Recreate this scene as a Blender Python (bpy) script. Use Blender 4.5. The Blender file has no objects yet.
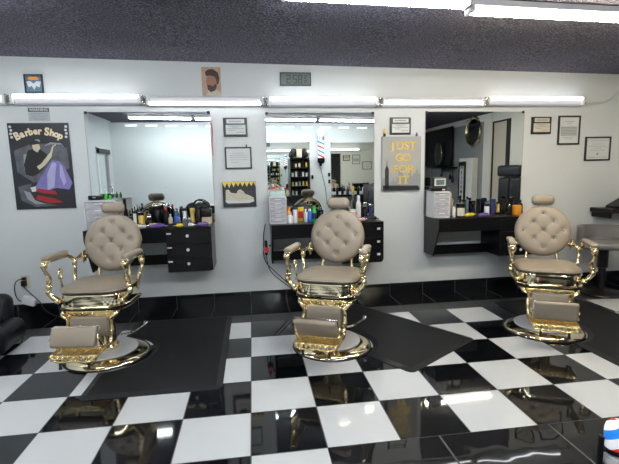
import bpy, bmesh, math, random
from mathutils import Vector, Matrix
random.seed(7)
sc = bpy.context.scene
COL = sc.collection
PI = math.pi

# ------------------------------------------------------------------ camera
FPX = 423.79
cd = bpy.data.cameras.new('camera'); cam = bpy.data.objects.new('camera', cd); COL.objects.link(cam)
cd.sensor_fit = 'HORIZONTAL'; cd.sensor_width = 36.0; cd.lens = FPX * 36.0 / 619.0; cd.clip_start = 0.02
yaw, pitch, roll = 0.13198932, 0.13924433, -0.0214332
fwd = Vector((math.sin(yaw) * math.cos(pitch), math.cos(yaw) * math.cos(pitch), -math.sin(pitch)))
rt0 = Vector((math.cos(yaw), -math.sin(yaw), 0)); up0 = rt0.cross(fwd)
rt = rt0 * math.cos(roll) + up0 * math.sin(roll); up = -rt0 * math.sin(roll) + up0 * math.cos(roll)
m = Matrix((rt, up, -fwd)).transposed().to_4x4(); m.translation = Vector((0.0601, -4.0842, 1.4563))
cam.matrix_world = m
sc.camera = cam

# ------------------------------------------------------------------ world, exposure
w = bpy.data.worlds.new('world'); sc.world = w; w.use_nodes = True
w.node_tree.nodes['Background'].inputs[0].default_value = (0.86, 0.94, 1.0, 1)
w.node_tree.nodes['Background'].inputs[1].default_value = 0.55
vs = sc.view_settings
vs.view_transform = 'Standard'; vs.look = 'None'; vs.gamma = 1; vs.use_curve_mapping = False
vs.exposure = 0.27
cy = sc.cycles
cy.use_denoising = True
cy.max_bounces = 14; cy.glossy_bounces = 12; cy.diffuse_bounces = 5; cy.transmission_bounces = 8
cy.caustics_reflective = False; cy.caustics_refractive = False
cy.sample_clamp_indirect = 12.0
WALL_TUBE = 7.5        # emission of the tubes in the wall battens
CEIL_TUBE = 60.0       # emission of the tubes under the ceiling

# ------------------------------------------------------------------ materials
def mat(name, col, rough=0.5, metal=0.0, spec=0.5, coat=0.0, emit=None, estr=0.0, trans=0.0, noise=0.0, nscale=20.0, bump=0.0, bscale=60.0, ior=1.5):
    M = bpy.data.materials.new(name); M.use_nodes = True
    nt = M.node_tree; b = nt.nodes['Principled BSDF']
    b.inputs['Base Color'].default_value = (*col, 1); b.inputs['Roughness'].default_value = rough
    b.inputs['Metallic'].default_value = metal; b.inputs['Specular IOR Level'].default_value = spec
    b.inputs['Coat Weight'].default_value = coat; b.inputs['Coat Roughness'].default_value = 0.05
    b.inputs['Transmission Weight'].default_value = trans; b.inputs['IOR'].default_value = ior
    if emit: b.inputs['Emission Color'].default_value = (*emit, 1); b.inputs['Emission Strength'].default_value = estr
    if noise or bump:
        tc = nt.nodes.new('ShaderNodeTexCoord')
    if noise:
        n = nt.nodes.new('ShaderNodeTexNoise'); n.inputs['Scale'].default_value = nscale; n.inputs['Detail'].default_value = 6
        nt.links.new(tc.outputs['Object'], n.inputs['Vector'])
        mx = nt.nodes.new('ShaderNodeMix'); mx.data_type = 'RGBA'
        mx.inputs[6].default_value = (*[c * (1 - noise) for c in col], 1); mx.inputs[7].default_value = (*[min(1, c * (1 + noise)) for c in col], 1)
        nt.links.new(n.outputs['Fac'], mx.inputs[0]); nt.links.new(mx.outputs[2], b.inputs['Base Color'])
    if bump:
        n2 = nt.nodes.new('ShaderNodeTexNoise'); n2.inputs['Scale'].default_value = bscale; n2.inputs['Detail'].default_value = 4
        nt.links.new(tc.outputs['Object'], n2.inputs['Vector'])
        bp = nt.nodes.new('ShaderNodeBump'); bp.inputs['Strength'].default_value = bump; bp.inputs['Distance'].default_value = 0.01
        nt.links.new(n2.outputs['Fac'], bp.inputs['Height']); nt.links.new(bp.outputs['Normal'], b.inputs['Normal'])
    return M

T = 0.4064
def tile_mat(name, mode):
    """mode 'check' : black/white checker of T tiles; 'black' : glossy black tiles; 'satin' ; 'wavy'."""
    M = bpy.data.materials.new(name); M.use_nodes = True; nt = M.node_tree; b = nt.nodes['Principled BSDF']
    N = nt.nodes.new; L = nt.links.new
    g = N('ShaderNodeNewGeometry'); s = N('ShaderNodeSeparateXYZ'); L(g.outputs['Position'], s.inputs[0])
    def mth(op, a, bb=None, c=None):
        n = N('ShaderNodeMath'); n.operation = op
        for i, v in enumerate((a, bb, c)):
            if v is None: continue
            if isinstance(v, (int, float)): n.inputs[i].default_value = v
            else: L(v, n.inputs[i])
        return n.outputs[0]
    u = mth('DIVIDE', s.outputs[0], T); v = mth('DIVIDE', s.outputs[1], T)
    if mode == 'base': v = mth('ADD', mth('MULTIPLY', v, 0.0), 0.5)
    if mode in ('black', 'satin'): v = mth('ADD', mth('MULTIPLY', v, 0.0), 0.5)
    if mode == 'wavy': u = mth('ADD', mth('MULTIPLY', u, 0.62), 0.425); v = mth('MULTIPLY', v, 0.625)
    fu = mth('FRACT', mth('ADD', u, 100.0)); fv = mth('FRACT', mth('ADD', v, 100.0))
    du = mth('MINIMUM', fu, mth('SUBTRACT', 1.0, fu)); dv = mth('MINIMUM', fv, mth('SUBTRACT', 1.0, fv))
    d = mth('MINIMUM', du, dv)
    grout = mth('LESS_THAN', d, 0.008)
    par = mth('MODULO', mth('ADD', mth('FLOOR', mth('ADD', u, 100.0)), mth('FLOOR', mth('ADD', v, 100.0))), 2.0)
    par = mth('GREATER_THAN', par, 0.5)      # set below which parity is white
    nz = N('ShaderNodeTexNoise'); nz.inputs['Scale'].default_value = 2.5; L(g.outputs['Position'], nz.inputs['Vector'])
    mx = N('ShaderNodeMix'); mx.data_type = 'RGBA'
    blk = (0.004, 0.0045, 0.006, 1); wht = (0.62, 0.63, 0.64, 1)
    if mode == 'check':
        mx.inputs[6].default_value = wht; mx.inputs[7].default_value = blk; L(par, mx.inputs[0])
    else:
        c = {'black': blk, 'base': blk, 'satin': (0.013, 0.0135, 0.016, 1), 'wavy': (0.008, 0.008, 0.009, 1)}[mode]
        mx.inputs[6].default_value = c; mx.inputs[7].default_value = tuple(k * 1.5 for k in c[:3]) + (1,); L(nz.outputs['Fac'], mx.inputs[0])
    mg = N('ShaderNodeMix'); mg.data_type = 'RGBA'; L(grout, mg.inputs[0]); L(mx.outputs[2], mg.inputs[6])
    mg.inputs[7].default_value = (0.045, 0.045, 0.05, 1)
    L(mg.outputs[2], b.inputs['Base Color'])
    r0 = {'check': 0.045, 'black': 0.08, 'base': 0.1, 'satin': 0.28, 'wavy': 0.03}[mode]
    rg = mth('ADD', mth('MULTIPLY', grout, 0.5), r0); L(rg, b.inputs['Roughness'])
    b.inputs['IOR'].default_value = 1.55
    bp = N('ShaderNodeBump'); bp.inputs['Distance'].default_value = 0.01
    n2 = N('ShaderNodeTexNoise'); L(g.outputs['Position'], n2.inputs['Vector'])
    if mode == 'wavy': n2.inputs['Scale'].default_value = 4.5; n2.inputs['Detail'].default_value = 1.0; bp.inputs['Strength'].default_value = 0.22
    else: n2.inputs['Scale'].default_value = 5.0; bp.inputs['Strength'].default_value = 0.03
    L(n2.outputs['Fac'], bp.inputs['Height']); L(bp.outputs['Normal'], b.inputs['Normal'])
    return M

def ceiling_mat():
    M = bpy.data.materials.new('popcorn_ceiling'); M.use_nodes = True; nt = M.node_tree; b = nt.nodes['Principled BSDF']
    g = nt.nodes.new('ShaderNodeNewGeometry')
    v = nt.nodes.new('ShaderNodeTexNoise'); v.inputs['Scale'].default_value = 72; v.inputs['Detail'].default_value = 3; v.inputs['Roughness'].default_value = 0.7
    n = nt.nodes.new('ShaderNodeTexNoise'); n.inputs['Scale'].default_value = 2.2; n.inputs['Detail'].default_value = 4
    for q in (v, n): nt.links.new(g.outputs['Position'], q.inputs['Vector'])
    r = nt.nodes.new('ShaderNodeValToRGB'); r.color_ramp.elements[0].position = 0.44; r.color_ramp.elements[1].position = 0.72
    r.color_ramp.elements[0].color = (0.036, 0.031, 0.056, 1); r.color_ramp.elements[1].color = (0.52, 0.49, 0.64, 1)
    nt.links.new(v.outputs['Fac'], r.inputs[0])
    mx = nt.nodes.new('ShaderNodeMix'); mx.data_type = 'RGBA'; mx.blend_type = 'MULTIPLY'; mx.inputs[0].default_value = 0.5
    nt.links.new(r.outputs[0], mx.inputs[6]); nt.links.new(n.outputs['Fac'], mx.inputs[7]); nt.links.new(mx.outputs[2], b.inputs['Base Color'])
    b.inputs['Roughness'].default_value = 0.8
    bp = nt.nodes.new('ShaderNodeBump'); bp.inputs['Strength'].default_value = 1.0; bp.inputs['Distance'].default_value = 0.02
    nt.links.new(v.outputs['Fac'], bp.inputs['Height']); nt.links.new(bp.outputs['Normal'], b.inputs['Normal'])
    return M

def stripe_mat():
    M = bpy.data.materials.new('barber_stripes'); M.use_nodes = True; nt = M.node_tree; b = nt.nodes['Principled BSDF']
    N = nt.nodes.new; L = nt.links.new
    tc = N('ShaderNodeTexCoord'); s = N('ShaderNodeSeparateXYZ'); L(tc.outputs['Object'], s.inputs[0])
    def mth(op, a, bb=None):
        n = N('ShaderNodeMath'); n.operation = op
        for i, v in enumerate((a, bb)):
            if v is None: continue
            if isinstance(v, (int, float)): n.inputs[i].default_value = v
            else: L(v, n.inputs[i])
        return n.outputs[0]
    ang = mth('DIVIDE', mth('ARCTAN2', s.outputs[1], s.outputs[0]), 2 * PI)
    f = mth('FRACT', mth('ADD', mth('ADD', ang, mth('MULTIPLY', s.outputs[2], -5.0)), 20.0))
    r = N('ShaderNodeValToRGB'); r.color_ramp.interpolation = 'CONSTANT'
    e = r.color_ramp.elements; W = (0.85, 0.87, 0.9, 1)
    e[0].position = 0; e[0].color = (0.75, 0.03, 0.03, 1); e[1].position = 0.22; e[1].color = W
    x = e.new(0.5); x.color = (0.02, 0.22, 0.75, 1); x = e.new(0.74); x.color = W
    L(f, r.inputs[0]); L(r.outputs[0], b.inputs['Base Color']); L(r.outputs[0], b.inputs['Emission Color'])
    b.inputs['Emission Strength'].default_value = 0.45; b.inputs['Roughness'].default_value = 0.1
    return M

M = {}
M['wall'] = mat('white_wall_paint', (0.61, 0.63, 0.635), 0.32, noise=0.035, nscale=1.4, bump=0.04, bscale=3, spec=0.3)
M['wall_plain'] = mat('white_side_paint', (0.62, 0.66, 0.68), 0.5, noise=0.02, nscale=2)
M['wall_grey'] = mat('grey_side_paint', (0.24, 0.255, 0.28), 0.5, noise=0.05, nscale=3)
M['cream'] = mat('cream_door_paint', (0.5, 0.47, 0.42), 0.45, noise=0.03, nscale=4)
M['trim'] = mat('white_trim', (0.65, 0.66, 0.66), 0.4, noise=0.02, nscale=4)
M['ceiling'] = ceiling_mat()
M['check'] = tile_mat('checker_tiles', 'check'); M['btile'] = tile_mat('black_gloss_tiles', 'black')
M['base'] = tile_mat('black_baseboard_tiles', 'base'); M['satin'] = tile_mat('charcoal_satin_tiles', 'satin'); M['wavy'] = tile_mat('black_wavy_tiles', 'wavy')
M['gold'] = mat('polished_gold', (0.87, 0.71, 0.42), 0.13, 1.0, noise=0.05, nscale=30)
M['gold2'] = mat('champagne_gold', (0.90, 0.79, 0.56), 0.08, 1.0, noise=0.04, nscale=8)
M['gold_orn'] = mat('cast_gold', (0.84, 0.66, 0.32), 0.20, 1.0, bump=0.6, bscale=70)
M['chrome'] = mat('chrome', (0.75, 0.76, 0.78), 0.12, 1.0, noise=0.03, nscale=9)
M['leather'] = mat('taupe_leather', (0.27, 0.222, 0.168), 0.40, noise=0.08, nscale=9, bump=0.12, bscale=220)
M['leather_dk'] = mat('taupe_button', (0.22, 0.18, 0.14), 0.4, noise=0.08, nscale=20)
M['cover'] = mat('white_base_disc', (0.62, 0.62, 0.63), 0.22, noise=0.02, nscale=9)
M['rubber'] = mat('black_rubber', (0.012, 0.012, 0.013), 0.55, noise=0.2, nscale=40)
M['mat'] = mat('black_salon_mat', (0.008, 0.0085, 0.010), 0.55, spec=0.22, noise=0.12, nscale=4, bump=0.12, bscale=260)
M['mat_edge'] = mat('black_mat_edge', (0.010, 0.0105, 0.012), 0.42, spec=0.3, noise=0.1, nscale=8)
M['blackwood'] = mat('black_laminate', (0.0045, 0.0045, 0.0055), 0.28, spec=0.25, noise=0.2, nscale=6)
M['black'] = mat('black_plastic', (0.006, 0.006, 0.007), 0.3, spec=0.3, noise=0.15, nscale=15)
M['blkleather'] = mat('black_leather', (0.010, 0.011, 0.015), 0.36, spec=0.35, noise=0.15, nscale=12, bump=0.1, bscale=150)
M['white'] = mat('white_plastic', (0.68, 0.68, 0.70), 0.35, noise=0.02, nscale=10)
M['clearpl'] = mat('clear_drawer_plastic', (0.45, 0.45, 0.49), 0.2, noise=0.4, nscale=22)
M['metalw'] = mat('white_enamel_metal', (0.72, 0.72, 0.72), 0.35, noise=0.02, nscale=10)
M['mirror'] = mat('mirror_silver', (0.86, 0.90, 0.885), 0.0, 1.0)
M['frame'] = mat('black_frame', (0.01, 0.01, 0.011), 0.3, noise=0.1, nscale=20)
M['paper'] = mat('white_paper', (0.58, 0.60, 0.60), 0.35, noise=0.03, nscale=12)
M['paper_c'] = mat('cream_paper', (0.55, 0.50, 0.40), 0.4, noise=0.05, nscale=12)
M['sign_grey'] = mat('sign_grey_print', (0.42, 0.44, 0.47), 0.4, noise=0.08, nscale=30)
M['ink'] = mat('grey_ink', (0.26, 0.27, 0.28), 0.5, noise=0.1, nscale=40)
M['inkd'] = mat('dark_ink', (0.03, 0.03, 0.035), 0.5, noise=0.1, nscale=40)
M['goldink'] = mat('gold_foil', (0.70, 0.50, 0.12), 0.35, 0.3, noise=0.1, nscale=40)
M['creamink'] = mat('cream_ink', (0.75, 0.62, 0.42), 0.5, noise=0.06, nscale=40)
M['purple'] = mat('lavender_print', (0.17, 0.15, 0.38), 0.45, noise=0.35, nscale=14)
M['purple2'] = mat('pale_lavender_print', (0.36, 0.34, 0.54), 0.45, noise=0.15, nscale=14)
M['bone'] = mat('bone_print', (0.52, 0.47, 0.32), 0.5, noise=0.2, nscale=30)
M['red'] = mat('red_print', (0.34, 0.015, 0.018), 0.4, noise=0.2, nscale=30)
M['greyprint'] = mat('grey_print', (0.085, 0.09, 0.105), 0.5, noise=0.8, nscale=16)
M['darkprint'] = mat('dark_print', (0.014, 0.015, 0.019), 0.4, noise=0.5, nscale=14)
M['blueprint'] = mat('slate_blue_print', (0.10, 0.17, 0.24), 0.4, noise=0.5, nscale=22)
M['orange'] = mat('orange_plastic', (0.80, 0.30, 0.02), 0.35, noise=0.05, nscale=20)
M['yellow'] = mat('yellow_plastic', (0.75, 0.55, 0.03), 0.35, noise=0.05, nscale=20)
M['skin'] = mat('brown_skin_print', (0.33, 0.16, 0.10), 0.5, noise=0.2, nscale=25)
M['tan'] = mat('tan_print', (0.48, 0.33, 0.24), 0.5, noise=0.3, nscale=18)
M['hair'] = mat('dark_brown_print', (0.05, 0.025, 0.018), 0.5, noise=0.3, nscale=60)
M['lcd'] = mat('lcd_grey_green', (0.10, 0.14, 0.125), 0.3, noise=0.05, nscale=20)
M['canvas'] = mat('grey_canvas', (0.36, 0.36, 0.345), 0.6, noise=0.1, nscale=9)
M['bluep'] = mat('blue_plastic', (0.03, 0.14, 0.60), 0.3, noise=0.05, nscale=20)
M['navy'] = mat('navy_plastic', (0.02, 0.03, 0.12), 0.3, noise=0.05, nscale=20)
M['greenp'] = mat('green_plastic', (0.03, 0.42, 0.05), 0.3, noise=0.05, nscale=20)
M['teal'] = mat('pale_teal_plastic', (0.48, 0.60, 0.57), 0.3, noise=0.05, nscale=20)
M['purp'] = mat('purple_plastic', (0.13, 0.07, 0.32), 0.3, noise=0.05, nscale=20)
M['beige'] = mat('beige_plastic', (0.50, 0.40, 0.27), 0.35, noise=0.05, nscale=20)
M['greyp'] = mat('grey_plastic', (0.30, 0.29, 0.28), 0.4, noise=0.1, nscale=20)
M['greyv'] = mat('grey_vinyl', (0.17, 0.165, 0.16), 0.4, noise=0.25, nscale=9)
M['pink'] = mat('pink_plastic', (0.60, 0.35, 0.32), 0.35, noise=0.05, nscale=20)
M['redp'] = mat('red_plastic', (0.55, 0.03, 0.04), 0.3, noise=0.05, nscale=20)
M['clear'] = mat('clear_bottle', (0.8, 0.85, 0.85), 0.05, trans=0.85, noise=0.02, nscale=5)
M['glass'] = mat('door_glass', (0.9, 0.97, 0.95), 0.02, trans=1.0, ior=1.45, noise=0.01, nscale=5)
M['tube_wall'] = mat('cool_fluorescent_tube', (0.9, 0.9, 0.9), 0.4, emit=(0.94, 0.97, 1.0), estr=WALL_TUBE)
M['diff_wall'] = mat('lit_prismatic_lens', (0.30, 0.30, 0.32), 0.35, emit=(0.93, 0.92, 1.0), estr=0.22)
M['tube_ceil'] = mat('warm_fluorescent_tube', (0.9, 0.9, 0.9), 0.4, emit=(1.0, 0.88, 0.66), estr=CEIL_TUBE)
M['tube_ceil_cool'] = mat('cool_ceiling_tube', (0.9, 0.9, 0.9), 0.4, emit=(0.93, 0.98, 1.0), estr=CEIL_TUBE)
M['globe'] = mat('lit_glass_globe', (0.9, 0.9, 0.9), 0.2, emit=(0.85, 0.93, 1.0), estr=1.0)
M['stripe'] = stripe_mat()
M['screen'] = mat('tv_screen_glass', (0.02, 0.026, 0.03), 0.12, noise=0.1, nscale=3)

# ------------------------------------------------------------------ mesh builder
class MB:
    def __init__(s): s.v = []; s.f = []; s.sm = []; s.mi = []; s.cur = 0
    def add(s, vs, fs, smooth=False):
        o = len(s.v); s.v += [tuple(v) for v in vs]
        for f in fs: s.f.append([i + o for i in f]); s.sm.append(smooth); s.mi.append(s.cur)
        return s
    def box(s, c, d, R=None):
        x, y, z = [k / 2 for k in d]; c = Vector(c)
        P = [Vector((sx * x, sy * y, sz * z)) for sz in (-1, 1) for sy in (-1, 1) for sx in (-1, 1)]
        if R is not None: P = [R @ p for p in P]
        return s.add([p + c for p in P], [(0, 2, 3, 1), (4, 5, 7, 6), (0, 1, 5, 4), (2, 6, 7, 3), (0, 4, 6, 2), (1, 3, 7, 5)])
    def span(s, a, b):
        return s.box([(a[i] + b[i]) / 2 for i in range(3)], [abs(b[i] - a[i]) for i in range(3)])
    def rbox(s, c, d, r=0.01, seg=3, R=None, bulge=0.0):
        bm = bmesh.new(); bmesh.ops.create_cube(bm, size=1)
        for v in bm.verts: v.co = Vector((v.co.x * d[0], v.co.y * d[1], v.co.z * d[2]))
        r = min(r, min(d) * 0.49)
        bmesh.ops.bevel(bm, geom=bm.edges[:] + bm.verts[:], offset=r, segments=seg, profile=0.5, affect='EDGES')
        c = Vector(c); bm.verts.ensure_lookup_table()
        vs = []
        for v in bm.verts:
            p = v.co.copy()
            p = (R @ p) if R is not None else p
            vs.append(p + c)
        s.add(vs, [[v.index for v in f.verts] for f in bm.faces], True); bm.free(); return s
    def tube(s, pts, r, n=10, cap=True):
        pts = [Vector(p) for p in pts]; rs = r if isinstance(r, (list, tuple)) else [r] * len(pts)
        t0 = (pts[1] - pts[0]).normalized(); ref = Vector((0, 0, 1)) if abs(t0.z) < 0.9 else Vector((1, 0, 0))
        nrm = t0.cross(ref).normalized(); vs = []; prev = t0
        for i, p in enumerate(pts):
            if i == 0: t = t0
            elif i == len(pts) - 1: t = (pts[i] - pts[i - 1]).normalized()
            else: t = (pts[i + 1] - pts[i - 1]).normalized()
            nrm = (nrm - t * nrm.dot(t))
            if nrm.length < 1e-6: nrm = t.orthogonal()
            nrm.normalize(); bn = t.cross(nrm)
            for k in range(n):
                a = 2 * PI * k / n; vs.append(p + (nrm * math.cos(a) + bn * math.sin(a)) * rs[i])
        fs = [(i * n + k, i * n + (k + 1) % n, (i + 1) * n + (k + 1) % n, (i + 1) * n + k) for i in range(len(pts) - 1) for k in range(n)]
        if cap: fs += [tuple(range(n))[::-1], tuple((len(pts) - 1) * n + k for k in range(n))]
        return s.add(vs, fs, True)
    def cyl(s, p0, p1, r, n=20): return s.tube([p0, p1], r, n)
    def lathe(s, prof, c=(0, 0, 0), n=32, R=None, sx=1, sy=1):
        c = Vector(c); vs = []
        for (r, z) in prof:
            for k in range(n):
                a = 2 * PI * k / n; p = Vector((r * math.cos(a) * sx, r * math.sin(a) * sy, z))
                vs.append((R @ p if R is not None else p) + c)
        m_ = len(prof)
        fs = [(i * n + k, i * n + (k + 1) % n, (i + 1) * n + (k + 1) % n, (i + 1) * n + k) for i in range(m_ - 1) for k in range(n)]
        fs += [tuple(range(n))[::-1], tuple((m_ - 1) * n + k for k in range(n))]
        return s.add(vs, fs, True)
    def ell(s, c, d, n=16, R=None, pw=1.0):
        prof = []
        for i in range(1, n):
            a = -PI / 2 + PI * i / n
            prof.append((max(1e-4, math.cos(a) ** pw), math.copysign(abs(math.sin(a)) ** pw, math.sin(a))))
        S = Matrix.Diagonal(Vector(d)); RR = (R @ S) if R is not None else S
        return s.lathe(prof, c, max(12, n), RR)
    def prism(s, poly, z0, z1, R=None, c=(0, 0, 0)):
        """poly in local xy extruded along local z; R,c place it."""
        n = len(poly); c = Vector(c)
        P = [Vector((x, y, z)) for z in (z0, z1) for x, y in poly]
        if R is not None: P = [R @ p for p in P]
        return s.add([p + c for p in P], [tuple(range(n))[::-1], tuple(range(n, 2 * n))] + [(i, (i + 1) % n, n + (i + 1) % n, n + i) for i in range(n)])
    def wallpoly(s, poly, y, t=0.002):
        """outline in x,z standing on the wall, front at y, t deep."""
        n = len(poly); P = [Vector((x, yy, z)) for yy in (y + t, y) for x, z in poly]
        return s.add(P, [tuple(range(n)), tuple(range(n, 2 * n))[::-1]] + [(i, n + i, n + (i + 1) % n, (i + 1) % n) for i in range(n)])
    def build(s, name, material, parent=None, loc=None, rotz=0, fix=True):
        me = bpy.data.meshes.new(name); me.from_pydata(s.v, [], s.f)
        mats = material if isinstance(material, (list, tuple)) else [material]
        for q in mats: me.materials.append(q)
        me.polygons.foreach_set('use_smooth', s.sm); me.polygons.foreach_set('material_index', s.mi)
        if fix:
            bm = bmesh.new(); bm.from_mesh(me); bmesh.ops.recalc_face_normals(bm, faces=bm.faces[:]); bm.to_mesh(me); bm.free()
        try: me.set_sharp_from_angle(angle=math.radians(38))
        except Exception: pass
        o = bpy.data.objects.new(name, me); COL.objects.link(o)
        if parent: o.parent = parent
        if loc is not None: o.location = loc
        o.rotation_euler.z = rotz
        return o

def empty(name, loc, label, cat, group=None, rotz=0):
    o = bpy.data.objects.new(name, None); o.empty_display_size = 0.1; COL.objects.link(o)
    o.location = loc; o.rotation_euler.z = rotz; tag(o, label, cat, group); return o
def tag(o, label=None, cat=None, group=None, kind=None):
    if label: o['label'] = label
    if cat: o['category'] = cat
    if group: o['group'] = group
    if kind: o['kind'] = kind
    return o
def struct(o, label=None):
    o['kind'] = 'structure'
    if label: o['label'] = label
    return o
def copy_tree(o, parent=None):
    c = o.copy(); COL.objects.link(c); c.parent = parent
    for ch in list(o.children): copy_tree(ch, c)
    return c

def text_into(mb, txt, size, x, z, y, depth=0.002, sx=1.0, bold=0.0, align='CENTER', shear=0.0, rot=0.0):
    cu = bpy.data.curves.new('lettering', 'FONT'); cu.body = txt; cu.size = size; cu.align_x = align; cu.align_y = 'CENTER'
    cu.extrude = depth / 2; cu.offset = bold; cu.shear = shear; cu.resolution_u = 3
    ob = bpy.data.objects.new('lettering', cu); COL.objects.link(ob)
    dg = bpy.context.evaluated_depsgraph_get(); dg.update()
    me = bpy.data.meshes.new_from_object(ob.evaluated_get(dg))
    ca, sa = math.cos(rot), math.sin(rot)
    vs = []
    for v in me.vertices:
        px, pz = v.co.x * sx, v.co.y
        vs.append((x + px * ca - pz * sa, y - v.co.z, z + px * sa + pz * ca))
    mb.add(vs, [list(p.vertices) for p in me.polygons])
    bpy.data.objects.remove(ob); bpy.data.curves.remove(cu); bpy.data.meshes.remove(me)

def catmull(pts, n=6):
    P = [Vector(p) for p in pts]; P = [P[0]] + P + [P[-1]]; out = []
    for i in range(1, len(P) - 2):
        for k in range(n):
            t = k / n; a, b, c, d = P[i - 1:i + 3]
            out.append(0.5 * ((2 * b) + (-a + c) * t + (2 * a - 5 * b + 4 * c - d) * t * t + (-a + 3 * b - 3 * c + d) * t ** 3))
    out.append(P[-2]); return out

# ------------------------------------------------------------------ the room
YW, YF, XL, XR, YD = 0.622, -4.60, -2.95, 4.70, -6.6
def zc(x): return 2.610 - 0.0171 * x          # the ceiling falls slightly to the right
struct(MB().span((XL, -5 * T, -0.05), (XR, 0, 0)).build('floor', M['check']))
struct(MB().span((XL, 0, -0.05), (XR, 0.222, 0)).build('floor', M['satin']))
struct(MB().span((XL, 0.222, -0.05), (XR, YW, 0)).build('floor', M['btile']))
struct(MB().span((XL, YD, -0.05), (T, -5 * T, 0)).build('floor', M['check']))
struct(MB().span((T, YD, -0.05), (XR, -5 * T, 0)).build('floor', M['wavy']))
cb = MB()
cb.add([(XL - .1, YD - .1, zc(XL)), (XR + .1, YD - .1, zc(XR)), (XR + .1, YW + .1, zc(XR)), (XL - .1, YW + .1, zc(XL)),
        (XL - .1, YD - .1, 2.8), (XR + .1, YD - .1, 2.8), (XR + .1, YW + .1, 2.8), (XL - .1, YW + .1, 2.8)],
       [(0, 3, 2, 1), (4, 5, 6, 7), (0, 1, 5, 4), (1, 2, 6, 5), (2, 3, 7, 6), (3, 0, 4, 7)])
struct(cb.build('ceiling', M['ceiling']))
struct(MB().span((XL - .1, YW, -.05), (XR + .1, YW + .1, 2.7)).build('wall_back', M['wall']))
struct(MB().span((XL, YF - .12, -.05), (3.30, YF, 2.62)).build('wall_front', M['wall_plain']))
struct(MB().span((3.18, YD, -.05), (3.30, YF - .12, 2.62)).build('wall_front', M['wall_plain']))
struct(MB().span((3.18, YD - .1, -.05), (XR + .1, YD, 2.62)).build('wall_front', M['wall_grey']))
# left wall with a glazed door
DY0, DY1, DZ = -4.40, -3.62, 2.05
lw = MB(); lw.span((XL - .1, YF - .12, -.05), (XL, DY0, 2.7)); lw.span((XL - .1, DY1, -.05), (XL, YW + .1, 2.7)); lw.span((XL - .1, DY0, DZ), (XL, DY1, 2.7))
struct(lw.build('wall_left', M['wall_plain']))
dr = MB()
for a, b in (((DY0, 0), (DY0 + .09, DZ)), ((DY1 - .09, 0), (DY1, DZ)), ((DY0, 0), (DY1, .25)), ((DY0, DZ - .14), (DY1, DZ))):
    dr.span((XL - .06, a[0], a[1]), (XL + .015, b[0], b[1]))
d1 = struct(dr.build('door_1', M['trim'])); 
MB().span((XL - .03, DY0 + .09, .25), (XL - .022, DY1 - .09, DZ - .14)).build('glass_pane', M['glass'], d1)
MB().span((XL + .016, DY0 + .05, DZ - .12), (XL + .045, DY1 - .05, DZ - .03)).build('door_closer', M['black'], d1)
hb = MB(); hb.tube([(XL + .02, DY0 + .16, .95), (XL + .06, DY0 + .16, .95), (XL + .06, DY0 + .16, 1.25), (XL + .02, DY0 + .16, 1.25)], .012)
hb.build('door_handle', M['chrome'], d1)
# right wall: white near the stations, grey beyond the pilaster
struct(MB().span((XR, -1.90, -.05), (XR + .1, YW + .1, 2.7)).build('wall_right', M['wall']))
struct(MB().span((XR, YD, -.05), (XR + .1, -2.50, 2.7)).build('wall_right', M['wall_grey']))
struct(MB().span((XR, -2.50, 2.35), (XR + .1, -1.90, 2.7)).build('wall_right', M['wall']))
struct(MB().span((XR - .03, -2.76, 0), (XR, -2.50, 2.52)).build('trim_1', M['trim']))
struct(MB().span((XR - .02, -6.5, 2.40), (XR, -2.77, 2.52)).build('trim_2', M['trim']))
d2 = struct(MB().span((XR + .03, -2.49, 0), (XR + .08, -2.04, 2.32)).build('door_2', M['cream']))
f2 = MB(); f2.span((XR, -2.50, 0), (XR + .09, -2.49, 2.35)); f2.span((XR, -2.04, 0), (XR + .09, -1.90, 2.35)); f2.span((XR, -2.49, 2.32), (XR + .09, -2.04, 2.35))
f2.build('door_frame', M['black'], d2)
MB().cyl((XR + .0, -2.13, 1.0), (XR + .03, -2.13, 1.0), .025).build('door_knob', M['chrome'], d2)
# baseboard of black tiles
struct(MB().span((XL, YW - .012, 0), (XR, YW, .142)).build('baseboard_back', M['base']))
struct(MB().span((XL, YF, 0), (3.3, YF + .012, .142)).build('baseboard_front', M['base']))
struct(MB().span((XL, YF + .012, 0), (XL + .012, DY0, .142)).span((XL, DY1, 0), (XL + .012, YW - .012, .142)).build('baseboard_left', M['base']))
struct(MB().span((XR - .012, -1.90, 0), (XR, YW - .012, .142)).build('baseboard_right', M['base']))

# ------------------------------------------------------------------ fluorescent fixtures
def wall_fixture(x0, x1, z, bright, label, group='wall fluorescent lights'):
    L = x1 - x0 - .05; r = empty('fluorescent_light', ((x0 + x1) / 2, YW, z), label, 'light', group)
    h = MB(); h.prism([(-.001, -.052), (-.03, -.052), (-.045, -.045), (-.045, .045), (-.03, .052), (-.001, .052)], -L / 2, L / 2,
                      Matrix(((0, 0, 1), (1, 0, 0), (0, 1, 0))))
    h.build('housing', M['metalw'], r)
    d = MB(); d.prism([(-.046, -.044), (-.078, -.036), (-.084, 0), (-.078, .036), (-.046, .044)], -L / 2 + .03, L / 2 - .03,
                      Matrix(((0, 0, 1), (1, 0, 0), (0, 1, 0))))
    d.build('lens', M['diff_wall'], r)
    zt = .030 * bright
    t = MB(); t.cyl((-L / 2 + .025, -.094, zt), (L / 2 - .025, -.094, zt), .0135, 12); t.build('tube', M['tube_wall'], r)
    for sx in (-1, 1):
        e = MB(); e.rbox((sx * (L / 2 - .010), -.078, 0), (.028, .062, .096), .006, 2); e.build('end_cap', M['metalw'], r)
        for zz in (-.028, .028): MB().cyl((sx * (L / 2 + .004), -.09, zz), (sx * (L / 2 + .022), -.09, zz), .013, 10).build('lamp_holder', M['chrome'], r)
    return r
wall_fixture(-2.95, -2.26, 2.232, 0.2, 'short end of white wall fluorescent light at far left edge')
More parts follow.
